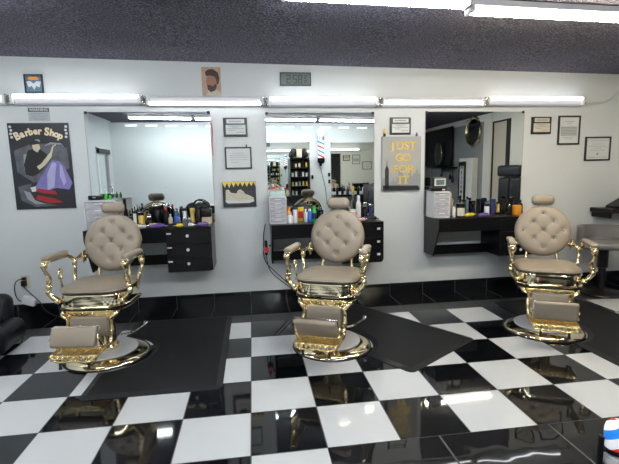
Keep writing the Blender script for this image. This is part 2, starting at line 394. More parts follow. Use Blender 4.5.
wall_fixture(-2.26, -0.99, 2.228, 1, 'wall fluorescent light directly above the barber shop poster')
wall_fixture(-0.99, 0.235, 2.214, -1, 'wall fluorescent light above the left mirror, under the portrait print')
wall_fixture(0.235, 1.482, 2.205, 1, 'wall fluorescent light above the middle mirror, under the digital clock')
wall_fixture(1.482, 2.713, 2.203, -.2, 'wall fluorescent light above the grey gold-lettered canvas')
wall_fixture(2.713, 3.95, 2.213, 1, 'rightmost wall fluorescent light with wiring conduit leaving its end')

def ceiling_fixture(x, y, L, tube, label, lit_side=-1, group='ceiling fluorescent lights', two=True):
    z = zc(x) - .0012; tilt = math.atan(0.0171)
    r = empty('ceiling_light', (x, y, z), label, 'light', group); r.rotation_euler.y = tilt
    h = MB(); h.prism([(-.065, 0), (.065, 0), (.058, -.038), (-.058, -.038)], -L / 2, L / 2, Matrix(((0, 0, 1), (1, 0, 0), (0, 1, 0))))
    h.build('housing', M['metalw'], r)
    for sy in ((-1, 1) if two else (lit_side,)):
        t = MB(); t.cyl((-L / 2 + .03, sy * .033, -.056), (L / 2 - .03, sy * .033, -.056), .0145, 12); t.build('tube', M[tube], r)
    for sx in (-1, 1):
        e = MB(); e.rbox((sx * (L / 2 - .014), 0, -.052), (.026, .11, .044), .005, 2); e.build('lamp_holder', M['metalw'], r)
    return r
ceiling_fixture(.91, -1.285, 1.24, 'tube_ceil_cool', 'ceiling fluorescent light at top centre, edge-on beside the brighter one', two=True)
ceiling_fixture(2.19, -1.185, 1.24, 'tube_ceil', 'bright warm ceiling fluorescent light at the top right corner')
for i, x in enumerate((-1.68, -.42, .84, 2.10)):
    ceiling_fixture(x, -3.62, 1.22, 'tube_ceil_cool', 'fluorescent light of the rear ceiling row, seen only in the mirrors')
ceiling_fixture(3.46, -1.185, 1.24, 'tube_ceil', 'added warm ceiling fluorescent light, out of view to the right, brightening the right wall')  # unseen fixture, added to brighten the right wall and the chairs
ceiling_fixture(-1.95, -1.185, 1.24, 'tube_ceil_cool', 'ceiling fluorescent light above the left barber chair, outside the picture')
for k in range(13):
    x = -2.5 + k * .43
    r = empty('spot_panel', (x, YF, zc(x) - .10), 'small white light panel high on the opposite wall, seen in the mirrors', 'light', 'small light panels on the opposite wall')
    MB().rbox((0, .014, 0), (.27, .026, .05), .006, 2).build('housing', M['metalw'], r)
    MB().span((-.12, .028, -.018), (.12, .031, .018)).build('lens', M['globe'], r)

# ------------------------------------------------------------------ barber chair (local: faces -y, viewer's right is +x)
def rotX(a): return Matrix.Rotation(a, 3, 'X')
BUT = [(0, 0), (0, .68), (0, -.66), (-.72, 0), (.70, .03), (-.33, .34), (.36, .36), (-.35, -.31), (.36, -.30)]
def make_chair(loc, rotz, label, foot_tilt, dz, fz=.322, dzb=None):
    r = empty('barber_chair', loc, label, 'barber chair', 'gold and taupe barber chairs in a row', rotz)
    # base
    b = MB(); b.lathe([(.322, .008), (.326, .014), (.322, .022), (.300, .034), (.262, .044), (.240, .048), (.05, .050)], n=56)
    b.build('base_plate', M['gold2'], r)
    b = MB(); b.lathe([(.330, 0.0), (.334, .004), (.332, .011), (.318, .0125)], n=56); b.build('rubber_ring', M['rubber'], r)
    b = MB(); b.lathe([(.236, .0505), (.240, .053), (.232, .060), (.09, .066)], n=48); b.build('base_cover', M['cover'], r)
    b = MB(); b.lathe([(.095, .0665), (.095, .09), (.078, .11), (.074, .30), (.09, .33), (.11, .40), (.13, .455)], n=32); b.build('hydraulic_column', M['gold'], r)
    # apron, skirt
    def rr(hx, hy, rad, n=8):
        out = []
        for cx, cy_, a0 in ((hx - rad, hy - rad, 0), (-hx + rad, hy - rad, 90), (-hx + rad, -hy + rad, 180), (hx - rad, -hy + rad, 270)):
            for k in range(n + 1):
                a = math.radians(a0 + 90 * k / n); out.append((cx + rad * math.cos(a), cy_ + rad * math.sin(a)))
        return out
    def ring_stack(mb, levels, rad=.09, smooth=True):
        P = [rr(hx, hy, min(rad, .95 * hx, .95 * hy)) for hx, hy, z in levels]; n = len(P[0]); vs = []
        for q, (hx, hy, z) in zip(P, levels): vs += [(x, y, z) for x, y in q]
        fs = [(i * n + k, i * n + (k + 1) % n, (i + 1) * n + (k + 1) % n, (i + 1) * n + k) for i in range(len(P) - 1) for k in range(n)]
        fs += [tuple(range(n))[::-1], tuple((len(P) - 1) * n + k for k in range(n))]
        mb.add(vs, fs, smooth)
    a = MB(); ring_stack(a, [(.245, .230, .498), (.258, .243, .500), (.262, .247, .507), (.258, .243, .514), (.2535, .2385, .516), (.2555, .2405, .555), (.2535, .2385, .5945), (.258, .243, .598), (.256, .241, .606), (.2, .19, .607)], .15)
    a.build('seat_apron', M['gold2'], r)
    a = MB(); ring_stack(a, [(0.249, 0.229, 0.4840), (0.254, 0.233, 0.4880), (0.254, 0.233, 0.4965)]); a.build('apron_band', M['black'], r)
    # carved skirt : scrolls and beads between two rails
    k = MB()
    k.tube(catmull([(-.205, -.214, .474), (0, -.222, .474), (.205, -.214, .474)], 6), .007, 8)
    for i in range(11):
        x = -.185 + i * .037
        pts = [(x + .017 * math.cos(t) * (1 - t / 9), -.218, .455 + .014 * math.sin(t) * (1 - t / 9)) for t in [j * .6 for j in range(10)]]
        k.tube(pts, .0042, 6)
        k.ell((x + .0185, -.220, .440), (.006, .006, .007), 6)
    k.tube(catmull([(-.20, -.212, .462), (-.12, -.218, .434), (0, -.220, .424), (.12, -.218, .434), (.20, -.212, .462)], 6), .0055, 8)
    for s in (-1, 1):
        k.tube(catmull([(s * .225, -.16, .474), (s * .228, 0, .462), (s * .225, .16, .474)], 5), .008, 8)
    k.build('carved_skirt', M['gold_orn'], r)
    u = MB(); ring_stack(u, [(.17, .16, .44), (.21, .20, .462), (.22, .21, .483)], .06); u.build('under_frame', M['gold'], r)
    # seat cushion
    c = MB(); ring_stack(c, [(.205, .195, .608), (.234, .222, .610), (.247, .236, .618), (.251, .242, .630), (.247, .237, .643), (.230, .216, .655), (.18, .165, .664), (.10, .09, .669), (.02, .02, .670)], .12)
    cu = c.build('seat', M['leather'], r)
    p = MB(); P = rr(.251, .243, .12); p.tube([(x, y, .630) for x, y in P] + [(P[0][0], P[0][1], .630)], .0045, 6); p.build('piping', M['leather_dk'], cu)
    # backrest
    tl = rotX(-math.radians(15)); bc = Vector((0, .262, .915)); RB = .238
    def bpt(u_, v_, d_): return tl @ Vector((u_, -d_, v_)) + bc      # d_: towards the sitter
    nr, na = 22, 64; vs = []; fs = []
    for i in range(nr + 1):
        q = i / nr
        for j in range(na):
            a_ = 2 * PI * j / na; x, z = q * math.cos(a_), q * math.sin(a_)
            h = .046 * (max(0, 1 - q ** 5)) ** .5 + .004
            for bx, bz in BUT:
                dd = (x - bx) ** 2 + (z - bz) ** 2
                h -= .013 * math.exp(-dd / .007) + .005 * math.exp(-dd / .04)
            if q < .9:
                for (ax, az, bx, bz) in TUFT:
                    L2 = (bx - ax) ** 2 + (bz - az) ** 2; t = max(0, min(1, ((x - ax) * (bx - ax) + (z - az) * (bz - az)) / L2))
                    dd = (x - ax - t * (bx - ax)) ** 2 + (z - az - t * (bz - az)) ** 2
                    h -= .0022 * math.exp(-dd / .0018)
            vs.append(bpt(x * RB, z * RB, h))
    for i in range(nr):
        for j in range(na): fs.append((i * na + j, i * na + (j + 1) % na, (i + 1) * na + (j + 1) % na, (i + 1) * na + j))
    o = len(vs)
    for (sc_, d_) in ((1.0, -.01), (.99, -.026), (.94, -.036), (.5, -.040), (.02, -.041)):
        for j in range(na):
            a_ = 2 * PI * j / na; vs.append(bpt(RB * sc_ * math.cos(a_), RB * sc_ * math.sin(a_), d_))
    base = nr * na
    for i in range(5):
        for j in range(na): fs.append((base + i * na + j, base + i * na + (j + 1) % na, base + (i + 1) * na + (j + 1) % na, base + (i + 1) * na + j))
    bb = MB(); bb.add(vs, fs, True); bk = bb.build('backrest', M['leather'], r)
    for bx, bz in BUT:
        q = MB(); q.ell(bpt(bx * RB, bz * RB, .032), (.0085, .006, .0085), 8, tl); q.build('button', M['leather_dk'], bk)
    f = MB(); f.tube([bpt((RB - .014) * math.cos(a_), (RB - .014) * math.sin(a_), -.038) for a_ in [2 * PI * j / 40 for j in range(41)]], .011, 8)
    f.lathe([(.20, -.05), (.21, -.045), (.21, -.0425), (.02, -.042)], bpt(0, 0, 0), 40, tl @ Matrix.Rotation(PI / 2, 3, 'X'))
    f.build('back_shell', M['gold2'], r)
    # headrest
    h = MB(); h.rbox(bpt(0, .288, .020), (.196, .085, .098), .042, 6, tl); h.build('headrest', M['leather'], r)
    h = MB()
    for s in (-1, 1): h.cyl(bpt(s * .03, .18, -.045), bpt(s * .03, .29, -.030), .007, 10)
    h.rbox(bpt(0, .17, -.052), (.10, .02, .06), .006, 2, tl); h.build('headrest_post', M['gold'], r)
    # back hinge bracket down to the seat
    for s in (-1, 1): MB().tube(catmull([bpt(s * .12, -.12, -.05), bpt(s * .13, -.24, -.05), (s * .14, .235, .60), (s * .14, .20, .55)], 5), [.014] * 6 + [.017] * 10, 10).build('back_bracket', M['gold'], r)
    # arms
    for s in (-1, 1):
        am = MB(); ax = .300
        am.tube(catmull([(s * ax, -.235, .775), (s * (ax + .004), -.225, .74), (s * (ax - .010), -.205, .70), (s * (ax + .012), -.195, .655), (s * (ax + .004), -.20, .615), (s * (ax - .03), -.195, .575), (s * .242, -.18, .55)], 5),
                [.024, .023, .020, .016, .0135, .0125, .0125, .0125, .013, .015, .018, .022, .019, .0155, .013, .013, .015, .018, .022, .022, .020, .018, .018, .02, .02, .022, .022, .022, .022, .022, .022][:31], 10)
        am.tube(catmull([(s * ax, -.215, .800), (s * ax, -.12, .803), (s * ax, .02, .800), (s * (ax - .002), .10, .79), (s * (ax - .01), .150, .75), (s * (ax - .02), .14, .70), (s * (ax - .035), .10, .655), (s * .255, .09, .60), (s * .242, .08, .56)], 5), .0145, 10)
        am.ell((s * ax, -.238, .785), (.027, .024, .026), 10)
        am.tube([(s * (ax - .01), .145, .74), (s * .27, .19, .76), (s * .236, .235, .80)], .013, 8)
        am.ell((s * (ax - .018), .145, .735), (.022, .022, .026), 8); am.ell((s * .25, -.19, .553), (.026, .03, .02), 8)
        am.ell((s * (ax + .003), -.196, .655), (.026, .024, .016), 8)
        am.v = [(x, y, z + .034 * max(0, min(1, (z - .60) / .15))) for x, y, z in am.v]
        ar = am.build('arm_frame', M['gold'], r)
        pd = MB(); pd.rbox((s * ax, -.080, .862), (.060, .300, .040), .019, 4); pd.build('arm_pad', M['leather'], r)
        tr = MB(); tr.rbox((s * ax, -.080, .8415), (.052, .286, .012), .004, 2); tr.build('pad_tray', M['gold2'], ar)
        jn = MB(); jn.cyl((s * .205, .215, .80), (s * .275, .225, .795), .018, 14); jn.rbox((s * .236, .222, .80), (.012, .05, .10), .005, 2); jn.build('back_joint', M['gold'], ar)
    # reclining lever on the sitter's right
    lv = MB(); lv.tube(catmull([(-.25, -.03, .555), (-.285, -.04, .58), (-.29, -.05, .64), (-.292, -.055, .69)], 5), [.012] * 8 + [.009] * 8, 8)
    lv.tube([(-.292 , -.055 + .020 * math.sin(t), .718 + .032 * math.cos(t)) for t in [2 * PI * j / 14 for j in range(15)]], .009, 8)
    lv.build('recline_lever', M['gold'], r)
    # pump lever at the back right
    pl = MB(); pl.tube(catmull([(.10, .05, .15), (.16, .12, .14), (.21, .17, .16), (.245, .20, .185)], 5), .009, 8); pl.ell((.25, .204, .19), (.02, .02, .02), 8)
    pl.build('pump_lever', M['chrome'], r)
    # footrest : two brackets, calf pad, flip pad, cast platform
    for s in (-1, 1):
        q = MB(); x = s * .165
        q.tube(catmull([(s * .20, -.19, .475), (s * .195, -.235, .452), (x, -.242, .42), (x, -.238, .36), (x * 1.02, -.248, .30), (x, -.26, .25), (x, -.29, .215), (x, -.34, .205)], 5),
               [.022] * 6 + [.019] * 6 + [.014] * 6 + [.017] * 6 + [.015] * 12, 10)
        q.rbox((x * .93, -.225, .345), (.024, .02, .17), .006, 2)
        q.ell((x, -.245, .42), (.026, .022, .022), 8); q.ell((x, -.246, .30), (.022, .022, .018), 8)
        q.build('footrest_bracket', M['gold'], r)
    q = MB(); q.rbox((0, -.236, .335), (.285, .045, .165), .02, 4); q.build('calf_pad', M['leather'], r)
    q = MB(); q.rbox((0, -.210, .335), (.29, .008, .17), .003, 2); q.build('calf_panel', M['gold2'], r)
    R_ = rotX(foot_tilt); fc = Vector((0, -.470, fz))
    q = MB(); q.rbox(fc, (.318, .044, .160), .018, 4, R_); fp = q.build('foot_pad', M['leather'], r)
    q = MB(); q.rbox(fc + R_ @ Vector((0, .026, 0)), (.322, .010, .162), .004, 2, R_); q.build('pad_back_plate', M['chrome'], fp)
    for s in (-1, 1):
        q = MB(); q.tube(catmull([tuple(fc + R_ @ Vector((s * .168, .025, -.02))), (s * .172, -.425, .26), (s * .166, -.40, .235), (s * .160, -.40, .21)], 5), .011, 8)
        q.ell(fc + R_ @ Vector((s * .168, .02, -.02)), (.014, .018, .018), 8); q.ell((s * .172, -.42, .255), (.016, .018, .018), 8)
        q.build('pad_arm', M['gold'], r)
    PZ, PY = .055, .055
    q = MB()
    for y in (-.545, -.40): q.tube([(-.165, y, .150), (.165, y, .150)], .011, 10)
    for s in (-1, 1): q.tube([(s * .165, -.55, .150), (s * .165, -.33, .165)], .012, 10)
    for i in range(8):
        x = -.14 + i * .04
        q.tube([(x + .016 * math.cos(t), -.475 + .05 * math.sin(t) , .152 ) for t in [2 * PI * j / 10 for j in range(11)]], .006, 6)
    for i in range(9): q.ell((-.15 + i * .0375, -.556, .138), (.014, .008, .018), 8)
    q.tube(catmull([(-.16, -.552, .125), (-.08, -.56, .112), (0, -.556, .120), (.08, -.56, .112), (.16, -.552, .125)], 6), .008, 8)
    q.rbox((0, -.475, .137), (.30, .13, .008), .003, 2)
    q.v = [(x, y + PY, z + PZ) for x, y, z in q.v]
    q.build('foot_platform', M['gold_orn'], r)
    for s in (-1, 1):
        q = MB(); q.tube([(s * .10, -.49, .18), (s * .10, -.495, .125)], [.010, .009], 10); q.ell((s * .10, -.495, .118), (.013, .013, .010), 8)
        q.build('platform_peg', M['rubber'], r)
    for ch in r.children_recursive:          # the hydraulic column is set at this height
        for v in ch.data.vertices:
            z = v.co.z; v.co.z += dz * max(0.0, min(1.0, (z - .40) / .04))
            if dzb: v.co.z += dzb * max(0.0, min(1.0, (z - .66) / .10))
    return r
TUFT = []
for i_ in range(len(BUT)):
    for j_ in range(i_ + 1, len(BUT)):
        if (BUT[i_][0] - BUT[j_][0]) ** 2 + (BUT[i_][1] - BUT[j_][1]) ** 2 < .34: TUFT.append((*BUT[i_], *BUT[j_]))
make_chair((-1.175, -.55, 0), math.radians(-7), 'leftmost gold and taupe tufted barber chair, in front of the barber shop poster', math.radians(-20), -.032, .345, .026)
make_chair((.68, -.70, 0), math.radians(-24), 'middle gold and taupe tufted barber chair, in front of the middle mirror', math.radians(32), -.014)
make_chair((2.63, -.70, 0), math.radians(-27), 'rightmost gold and taupe tufted barber chair, beside the grey waiting chair', math.radians(14), -.045)

# ------------------------------------------------------------------ salon mats with a notch round each chair base
def salon_mat(P1, ang, Wd, Ln, notch, nr, label):
    """P1 front-left corner; the mat runs Wd along ang and Ln along ang+90deg; notch is the chair centre (world)."""
    ca, sa = math.cos(ang), math.sin(ang)
    r = empty('salon_mat', (P1[0], P1[1], 0.0005), label, 'floor mat', 'black salon mats', ang)
    nx, ny = ca * (notch[0] - P1[0]) + sa * (notch[1] - P1[1]), -sa * (notch[0] - P1[0]) + ca * (notch[1] - P1[1])
    def outline(ins):
        rad = .05; pts = []
        for cx, cy_, a0 in ((rad, rad, 180), (Wd - rad, rad, 270), (Wd - rad, Ln - rad, 0), (rad, Ln - rad, 90)):
            for k in range(7):
                a = math.radians(a0 + 15 * k); pts.append((cx + (rad - ins) * math.cos(a), cy_ + (rad - ins) * math.sin(a)))
        # walk the left side downwards, cutting the notch
        R2 = nr + ins; x0 = ins; dx = x0 - nx
        if abs(dx) < R2:
            h = math.sqrt(R2 * R2 - dx * dx); a1 = math.atan2(h, dx); a2 = math.atan2(-h, dx)
            steps = 24
            if a2 > a1: a2 -= 2 * PI
            for k in range(steps + 1):
                a = a1 + (a2 - a1) * k / steps
                pts.append((nx + R2 * math.cos(a), ny + R2 * math.sin(a)))
        return pts
    A, B_ = outline(0), outline(.045); n = len(A)
    e = MB(); e.add([(x, y, 0) for x, y in A] + [(x, y, .004) for x, y in A] + [(x, y, .016) for x, y in B_] + [(x, y, .001) for x, y in B_],
                    [(i, (i + 1) % n, n + (i + 1) % n, n + i) for i in range(n)] + [(n + i, n + (i + 1) % n, 2 * n + (i + 1) % n, 2 * n + i) for i in range(n)] + [(3 * n + i, 3 * n + (i + 1) % n, (i + 1) % n, i) for i in range(n)])
    e.build('bevelled_edge', M['mat_edge'], r, fix=False)
    t = MB(); t.add([(x, y, .0161) for x, y in B_], [tuple(range(n))]); t.add([(x, y, .002) for x, y in B_], [tuple(range(n))[::-1]]); t.build('mat_top', M['mat'], r, fix=False)
    return r
salon_mat((-1.135, -1.30), 0, .94, 1.52, (-1.16, -.55), .345, 'black salon mat beside the leftmost barber chair')
salon_mat((1.155, -1.315), math.radians(33.5), .92, 1.42, (.68, -.70), .345, 'black salon mat with pointed corner right of the middle barber chair')
salon_mat((2.675, -1.50), math.radians(1.5), .97, 1.62, (2.63, -.70), .345, 'black salon mat under the rightmost barber chair, at the right edge')

# ------------------------------------------------------------------ mirrors
def wall_mirror(x0, x1, z0, z1, label, y=YW, sgn=-1):
    r = empty('wall_mirror', ((x0 + x1) / 2, y, (z0 + z1) / 2), label, 'mirror')
    w_, h_ = x1 - x0, z1 - z0
    p = MB(); p.span((-w_ / 2, sgn * .0010, -h_ / 2), (w_ / 2, sgn * .006, h_ / 2)); p.build('glass', M['mirror'], r)
    for sx in (-1, 1):
        c = MB(); c.rbox((sx * (w_ / 2 - .012), sgn * .0085, h_ / 2 - .004), (.03, .005, .026), .002, 2); c.build('clip', M['black'], r)
    e = MB()
    for sx in (-1, 1): e.span((sx * w_ / 2, sgn * .001, -h_ / 2), (sx * (w_ / 2 + .004), sgn * .007, h_ / 2))
    e.span((-w_ / 2, sgn * .001, h_ / 2), (w_ / 2, sgn * .007, h_ / 2 + .004)); e.build('edge_trim', M['greyp'], r)
wall_mirror(-1.600, -.352, .946, 2.112, 'large wall mirror above the left station, reflecting a bare white wall')
wall_mirror(.235, 1.434, .936, 2.100, 'large wall mirror above the middle station, reflecting the barber pole')
wall_mirror(2.035, 3.238, .936, 2.106, 'large wall mirror above the right station, reflecting a television and round mirror')

# ------------------------------------------------------------------ floating stations
def station(x0, x1, xb, top, label, knob, left_end, mid_bottom=.52):
    """x0..x1 whole, xb: left side of the drawer block."""
    r = empty('floating_station', (x0, YW, 0), label, 'styling station', 'black floating stations under the mirrors')
    W_ = x1 - x0; B = xb - x0; D = .40; yb = -.0015
    MB().span((0, -D, top - .025), (W_, yb, top)).build('worktop', M['blackwood'], r)
    MB().span((.018, -D + .004, top - .145), (B, -D + .02, top - .0255)).span((.018, -D + .02, top - .145), (B, yb, top - .133)).build('apron', M['blackwood'], r)
    MB().span((.018, -.13, mid_bottom), (B, -.112, mid_bottom + .106)).build('lower_rail', M['blackwood'], r)
    X = Matrix(((0, 0, 1), (1, 0, 0), (0, 1, 0)))
    MB().prism([(yb, top - .0255), (-D, top - .0255), (-D, top - .10), (-.25, .50), (yb, .50)], 0, .018, X).build('end_panel', M['blackwood'], r)
    MB().prism([(yb, top - .0255), (-D, top - .0255), (-D, top - .12), (-D, .53), (-.36, .49), (yb, .49)], W_ - .018, W_, X).build('end_panel', M['blackwood'], r)
    bx = MB(); bx.span((B, -D + .018, .49), (W_ - .018, yb, top - .0255)); bx.build('drawer_carcass', M['blackwood'], r)
    n = 3; hh = (top - .03 - .49) / n
    for i in range(n):
        z0 = .49 + i * hh
        d = MB(); d.rbox((B + (W_ - .018 - B) / 2, -D + .009, z0 + hh / 2), (W_ - .018 - B - .004, .017, hh - .004), .002, 1)
        dd = d.build('drawer', M['blackwood'], r)
        if knob == 'centre':
            k = MB(); k.lathe([(.006, 0), (.006, .010), (.016, .014), (.015, .022), (.004, .024)], (B + (W_ - B) * .47, -D - .0005, z0 + hh * .62), 14, rotX(PI / 2)); k.build('knob', M['white'], dd)
            k = MB(); k.rbox((B + .03, -D - .003, z0 + hh * .80), (.045, .006, .016), .002, 1); k.build('label_holder', M['white'], dd)
        elif knob == 'right':
            k = MB(); k.rbox((W_ - .055, -D - .004, z0 + hh * .66), (.034, .008, .022), .002, 1); k.build('handle', M['white'], dd)
        else:
            k = MB(); k.lathe([(.006, 0), (.006, .010), (.016, .014), (.015, .022), (.004, .024)], (B + (W_ - B) * .5, -D - .0005, z0 + hh * .5), 14, rotX(PI / 2)); k.build('knob', M['white'], dd)
    return r
station(-1.575, -.362, -.805, .943, 'black floating station with three white knobs, below the left mirror', 'centre', True, .524)
station(.240, 1.425, .975, .930, 'black floating station with white rectangular handles, below the middle mirror', 'right', True, .508)
station(2.040, 3.24, 2.755, .930, 'black floating station with angled end, below the right mirror', 'mid', True, .490)

# ------------------------------------------------------------------ wall decor (each stands on the wall plane YW)
def frame_parts(r, w_, h_, bw, fm, d=.018, backing='paper'):
    f = MB()
    f.span((-w_ / 2, -d, -h_ / 2), (-w_ / 2 + bw, -.001, h_ / 2)); f.span((w_ / 2 - bw, -d, -h_ / 2), (w_ / 2, -.001, h_ / 2))
    f.span((-w_ / 2 + bw, -d, -h_ / 2), (w_ / 2 - bw, -.001, -h_ / 2 + bw)); f.span((-w_ / 2 + bw, -d, h_ / 2 - bw), (w_ / 2 - bw, -.001, h_ / 2))
    f.build('frame', fm, r)
    MB().span((-w_ / 2 + bw, -d + .008, -h_ / 2 + bw), (w_ / 2 - bw, -.001, h_ / 2 - bw)).build('backing', M[backing], r)
    return -d + .008
def text_lines(mb, x0, x1, zs, y, hgt=.004):
    for z, a, b in zs: mb.span((x0 + (x1 - x0) * a, y - .0008, z - hgt / 2), (x0 + (x1 - x0) * b, y, z + hgt / 2))

# barber shop poster
P = empty('poster', (-2.048, YW, 1.576), 'black poster reading Barber Shop with a barber, lavender cape and red rug', 'poster')
MB().span((-.286, -.012, -.432), (.286, -.001, .432)).build('board', M['darkprint'], P)
t = MB(); word = 'Barber Shop'; xs = [-.205, -.157, -.113, -.076, -.030, .011, .040, .078, .125, .166, .205]
for ch, x in zip(word, xs):
    if ch != ' ': text_into(t, ch, .105 if ch in 'BS' else .092, x, .350 - 1.15 * x * x, -.0125, .001, .92, .0045, rot=-2.0 * x)
t.build('title', M['creamink'], P)
t = MB()
for s, wd in ((-1, 'OLD'), (1, 'SHOP')):
    for i in range(4): t.ell((s * (.262 - .006 * (i % 2)), -.0125, .395 - i * .034), (.013, .001, .014), 6)
t.build('side_lettering', M['paper'], P)
def art(name, mtl, polys, y, parent, ells=()):
    b = MB()
    for p in polys: b.wallpoly(p, y, .0008)
    for (x, z, a, c) in ells: b.ell((x, y + .0004, z), (a, .0006, c), 10)
    return b.build(name, M[mtl], parent)
art('shop_backdrop', 'greyprint', [[(-.24, -.05), (-.25, .16), (-.10, .22), (.10, .23), (.25, .18), (.26, -.02), (.05, -.15), (-.10, -.16)]], -.0130, P)
art('window_glow', 'ink', [[(-.17, -.03), (-.165, .12), (-.10, .14), (-.09, .0)]], -.0137, P)
art('wall_lamp', 'ink', [], -.0137, P, [(.17, .16, .06, .05)])
art('hanging_lamp', 'ink', [], -.0137, P, [(-.02, .255, .025, .018)])
art('chair_base', 'ink', [[(-.20, -.24), (-.14, -.26), (-.10, -.34), (.0, -.385), (-.10, -.38), (-.17, -.33)]], -.0143, P)
art('mirror_arch', 'ink', [[(.03, .20), (.10, .24), (.20, .23), (.235, .18), (.20, .215), (.10, .22)]], -.0143, P)
art('rug', 'greyprint', [[(-.25, -.20), (-.12, -.17), (-.15, -.34), (-.02, -.37), (.10, -.40), (-.10, -.41), (-.23, -.34)]], -.0137, P)
art('barber_body', 'frame', [[(-.17, .02), (-.12, .16), (-.02, .19), (.06, .12), (.05, .02), (-.02, -.06), (-.10, -.10), (-.16, -.08)]], -.0143, P, [(-.045, .225, .05, .036)])
art('barber_face', 'bone', [[(-.075, .215), (-.005, .225), (.0, .18), (-.03, .14), (-.065, .165)], [(-.05, .0), (-.005, .03), (.09, .14), (.115, .20), (.15, .22), (.155, .16), (.12, .12), (.03, .01), (-.03, -.035)]], -.0150, P)
art('seated_customer', 'greyprint', [[(.10, .10), (.13, .20), (.20, .22), (.245, .17), (.22, .08), (.16, .05)]], -.0157, P)
art('cape', 'purple', [[(.10, .06), (.17, .05), (.21, .0), (.275, -.17), (.24, -.24), (.12, -.22), (.02, -.25), (-.11, -.25), (-.03, -.12), (.04, -.02)]], -.0164, P)
art('cape_fold', 'purple2', [[(.10, .04), (.14, .03), (.12, -.08), (.10, -.21), (.03, -.24), (.04, -.08)], [(.17, .02), (.19, .0), (.22, -.16), (.19, -.20), (.16, -.10)]], -.0171, P)
art('rug_stripes', 'red', [[(-.06, -.22), (.10, -.25), (.12, -.29), (-.02, -.27), (-.09, -.245)], [(-.07, -.29), (.10, -.33), (.17, -.37), (.04, -.375), (-.09, -.33)]], -.0171, P)
art('shoe', 'paper', [[(-.13, -.21), (-.08, -.20), (-.08, -.25), (-.12, -.255)]], -.0178, P)

# warning notice
P = empty('warning_sign', (-2.03, YW, 2.092), 'small white warning notice with black header, above the barber shop poster', 'sign')
MB().span((-.100, -.004, -.066), (.100, -.001, .066)).build('board', M['sign_grey'], P)
MB().span((-.098, -.0048, .026), (.098, -.0041, .063)).build('header', M['inkd'], P)
t = MB(); text_into(t, 'WARNING', .036, 0, .0445, -.0052, .0006, 1.0, .001); t.build('header_lettering', M['paper'], P)
t = MB(); text_lines(t, -.09, .09, [(.010, .05, .95), (-.006, .0, 1), (-.022, .1, .9), (-.038, .02, .98), (-.052, .2, .8)], -.0041, .005); t.build('fine_print', M['ink'], P)

# small framed picture above the light
P = empty('framed_picture', (-2.045, YW, 2.388), 'small black-framed winged emblem picture above the light, far left', 'picture')
y = frame_parts(P, .172, .178, .012, M['frame'], backing='blueprint')
art('sunburst', 'orange', [[(-.055, .045), (-.03, .066), (.03, .066), (.055, .045), (.02, .035), (-.02, .035)]], y - .001, P)
art('wings', 'paper', [[(-.068, .02), (-.03, .025), (0, .0), (.03, .025), (.068, .02), (.05, -.035), (.02, -.02), (0, -.06), (-.02, -.02), (-.05, -.035)]], y - .001, P)

# portrait print
P = empty('portrait_print', (-.317, YW, 2.422), 'unframed brown print of a bearded man in profile, above the left mirror light', 'poster')
MB().span((-.098, -.004, -.145), (.098, -.001, .145)).build('sheet', M['tan'], P)
art('shoulders', 'paper_c', [[(-.06, -.143), (-.03, -.09), (.05, -.08), (.097, -.12), (.097, -.143)]], -.0048, P)
art('face', 'skin', [[(-.045, .05), (-.05, .01), (-.058, -.01), (-.048, -.03), (-.04, -.065), (.0, -.09), (.045, -.08), (.06, .0), (.05, .07), (-.02, .075)]], -.0056, P)
art('hair', 'hair', [[(-.055, .055), (-.06, .095), (-.03, .12), (.02, .125), (.07, .09), (.085, .03), (.07, -.03), (.055, -.03), (.05, .02), (.03, .05), (-.01, .06)]], -.0064, P)
art('beard', 'hair', [[(-.047, -.035), (-.02, -.035), (.01, -.05), (.045, -.02), (.055, -.05), (.035, -.09), (-.01, -.11), (-.04, -.08)]], -.0064, P)

# digital clock
P = empty('wall_clock', (.567, YW, 2.449), 'black digital clock high on the wall above the middle mirror, reading 2:58', 'clock')
frame_parts(P, .335, .138, .011, M['frame'], .022, 'lcd')
t = MB(); SEG = {'2': 'abged', '5': 'afgcd', '8': 'abcdefg'}
def digit(t, ch, x, z, w_, h_, y):
    a, th = w_ / 2, .0105
    B_ = {'a': ((x - a, z + h_ / 2), (x + a, z + h_ / 2)), 'd': ((x - a, z - h_ / 2), (x + a, z - h_ / 2)), 'g': ((x - a, z), (x + a, z)),
          'f': ((x - a, z), (x - a, z + h_ / 2)), 'b': ((x + a, z), (x + a, z + h_ / 2)), 'e': ((x - a, z - h_ / 2), (x - a, z)), 'c': ((x + a, z - h_ / 2), (x + a, z))}
    for k in SEG[ch]:
        (x0, z0), (x1, z1) = B_[k]; t.span((min(x0, x1) - th / 2, y - .001, min(z0, z1) - th / 2), (max(x0, x1) + th / 2, y, max(z0, z1) + th / 2))
digit(t, '2', -.075, 0, .034, .080, -.0145); digit(t, '5', -.005, 0, .034, .080, -.0145); digit(t, '8', .050, 0, .034, .080, -.0145)
for z in (-.02, .02): t.span((-.046, -.0155, z - .005), (-.036, -.0145, z + .005))
for i, z in enumerate((.035, .012, -.012, -.035)): t.span((.092, -.0155, z - .005), (.128 - .01 * (i % 2), -.0145, z + .005))
t.build('readout', M['inkd'], P)

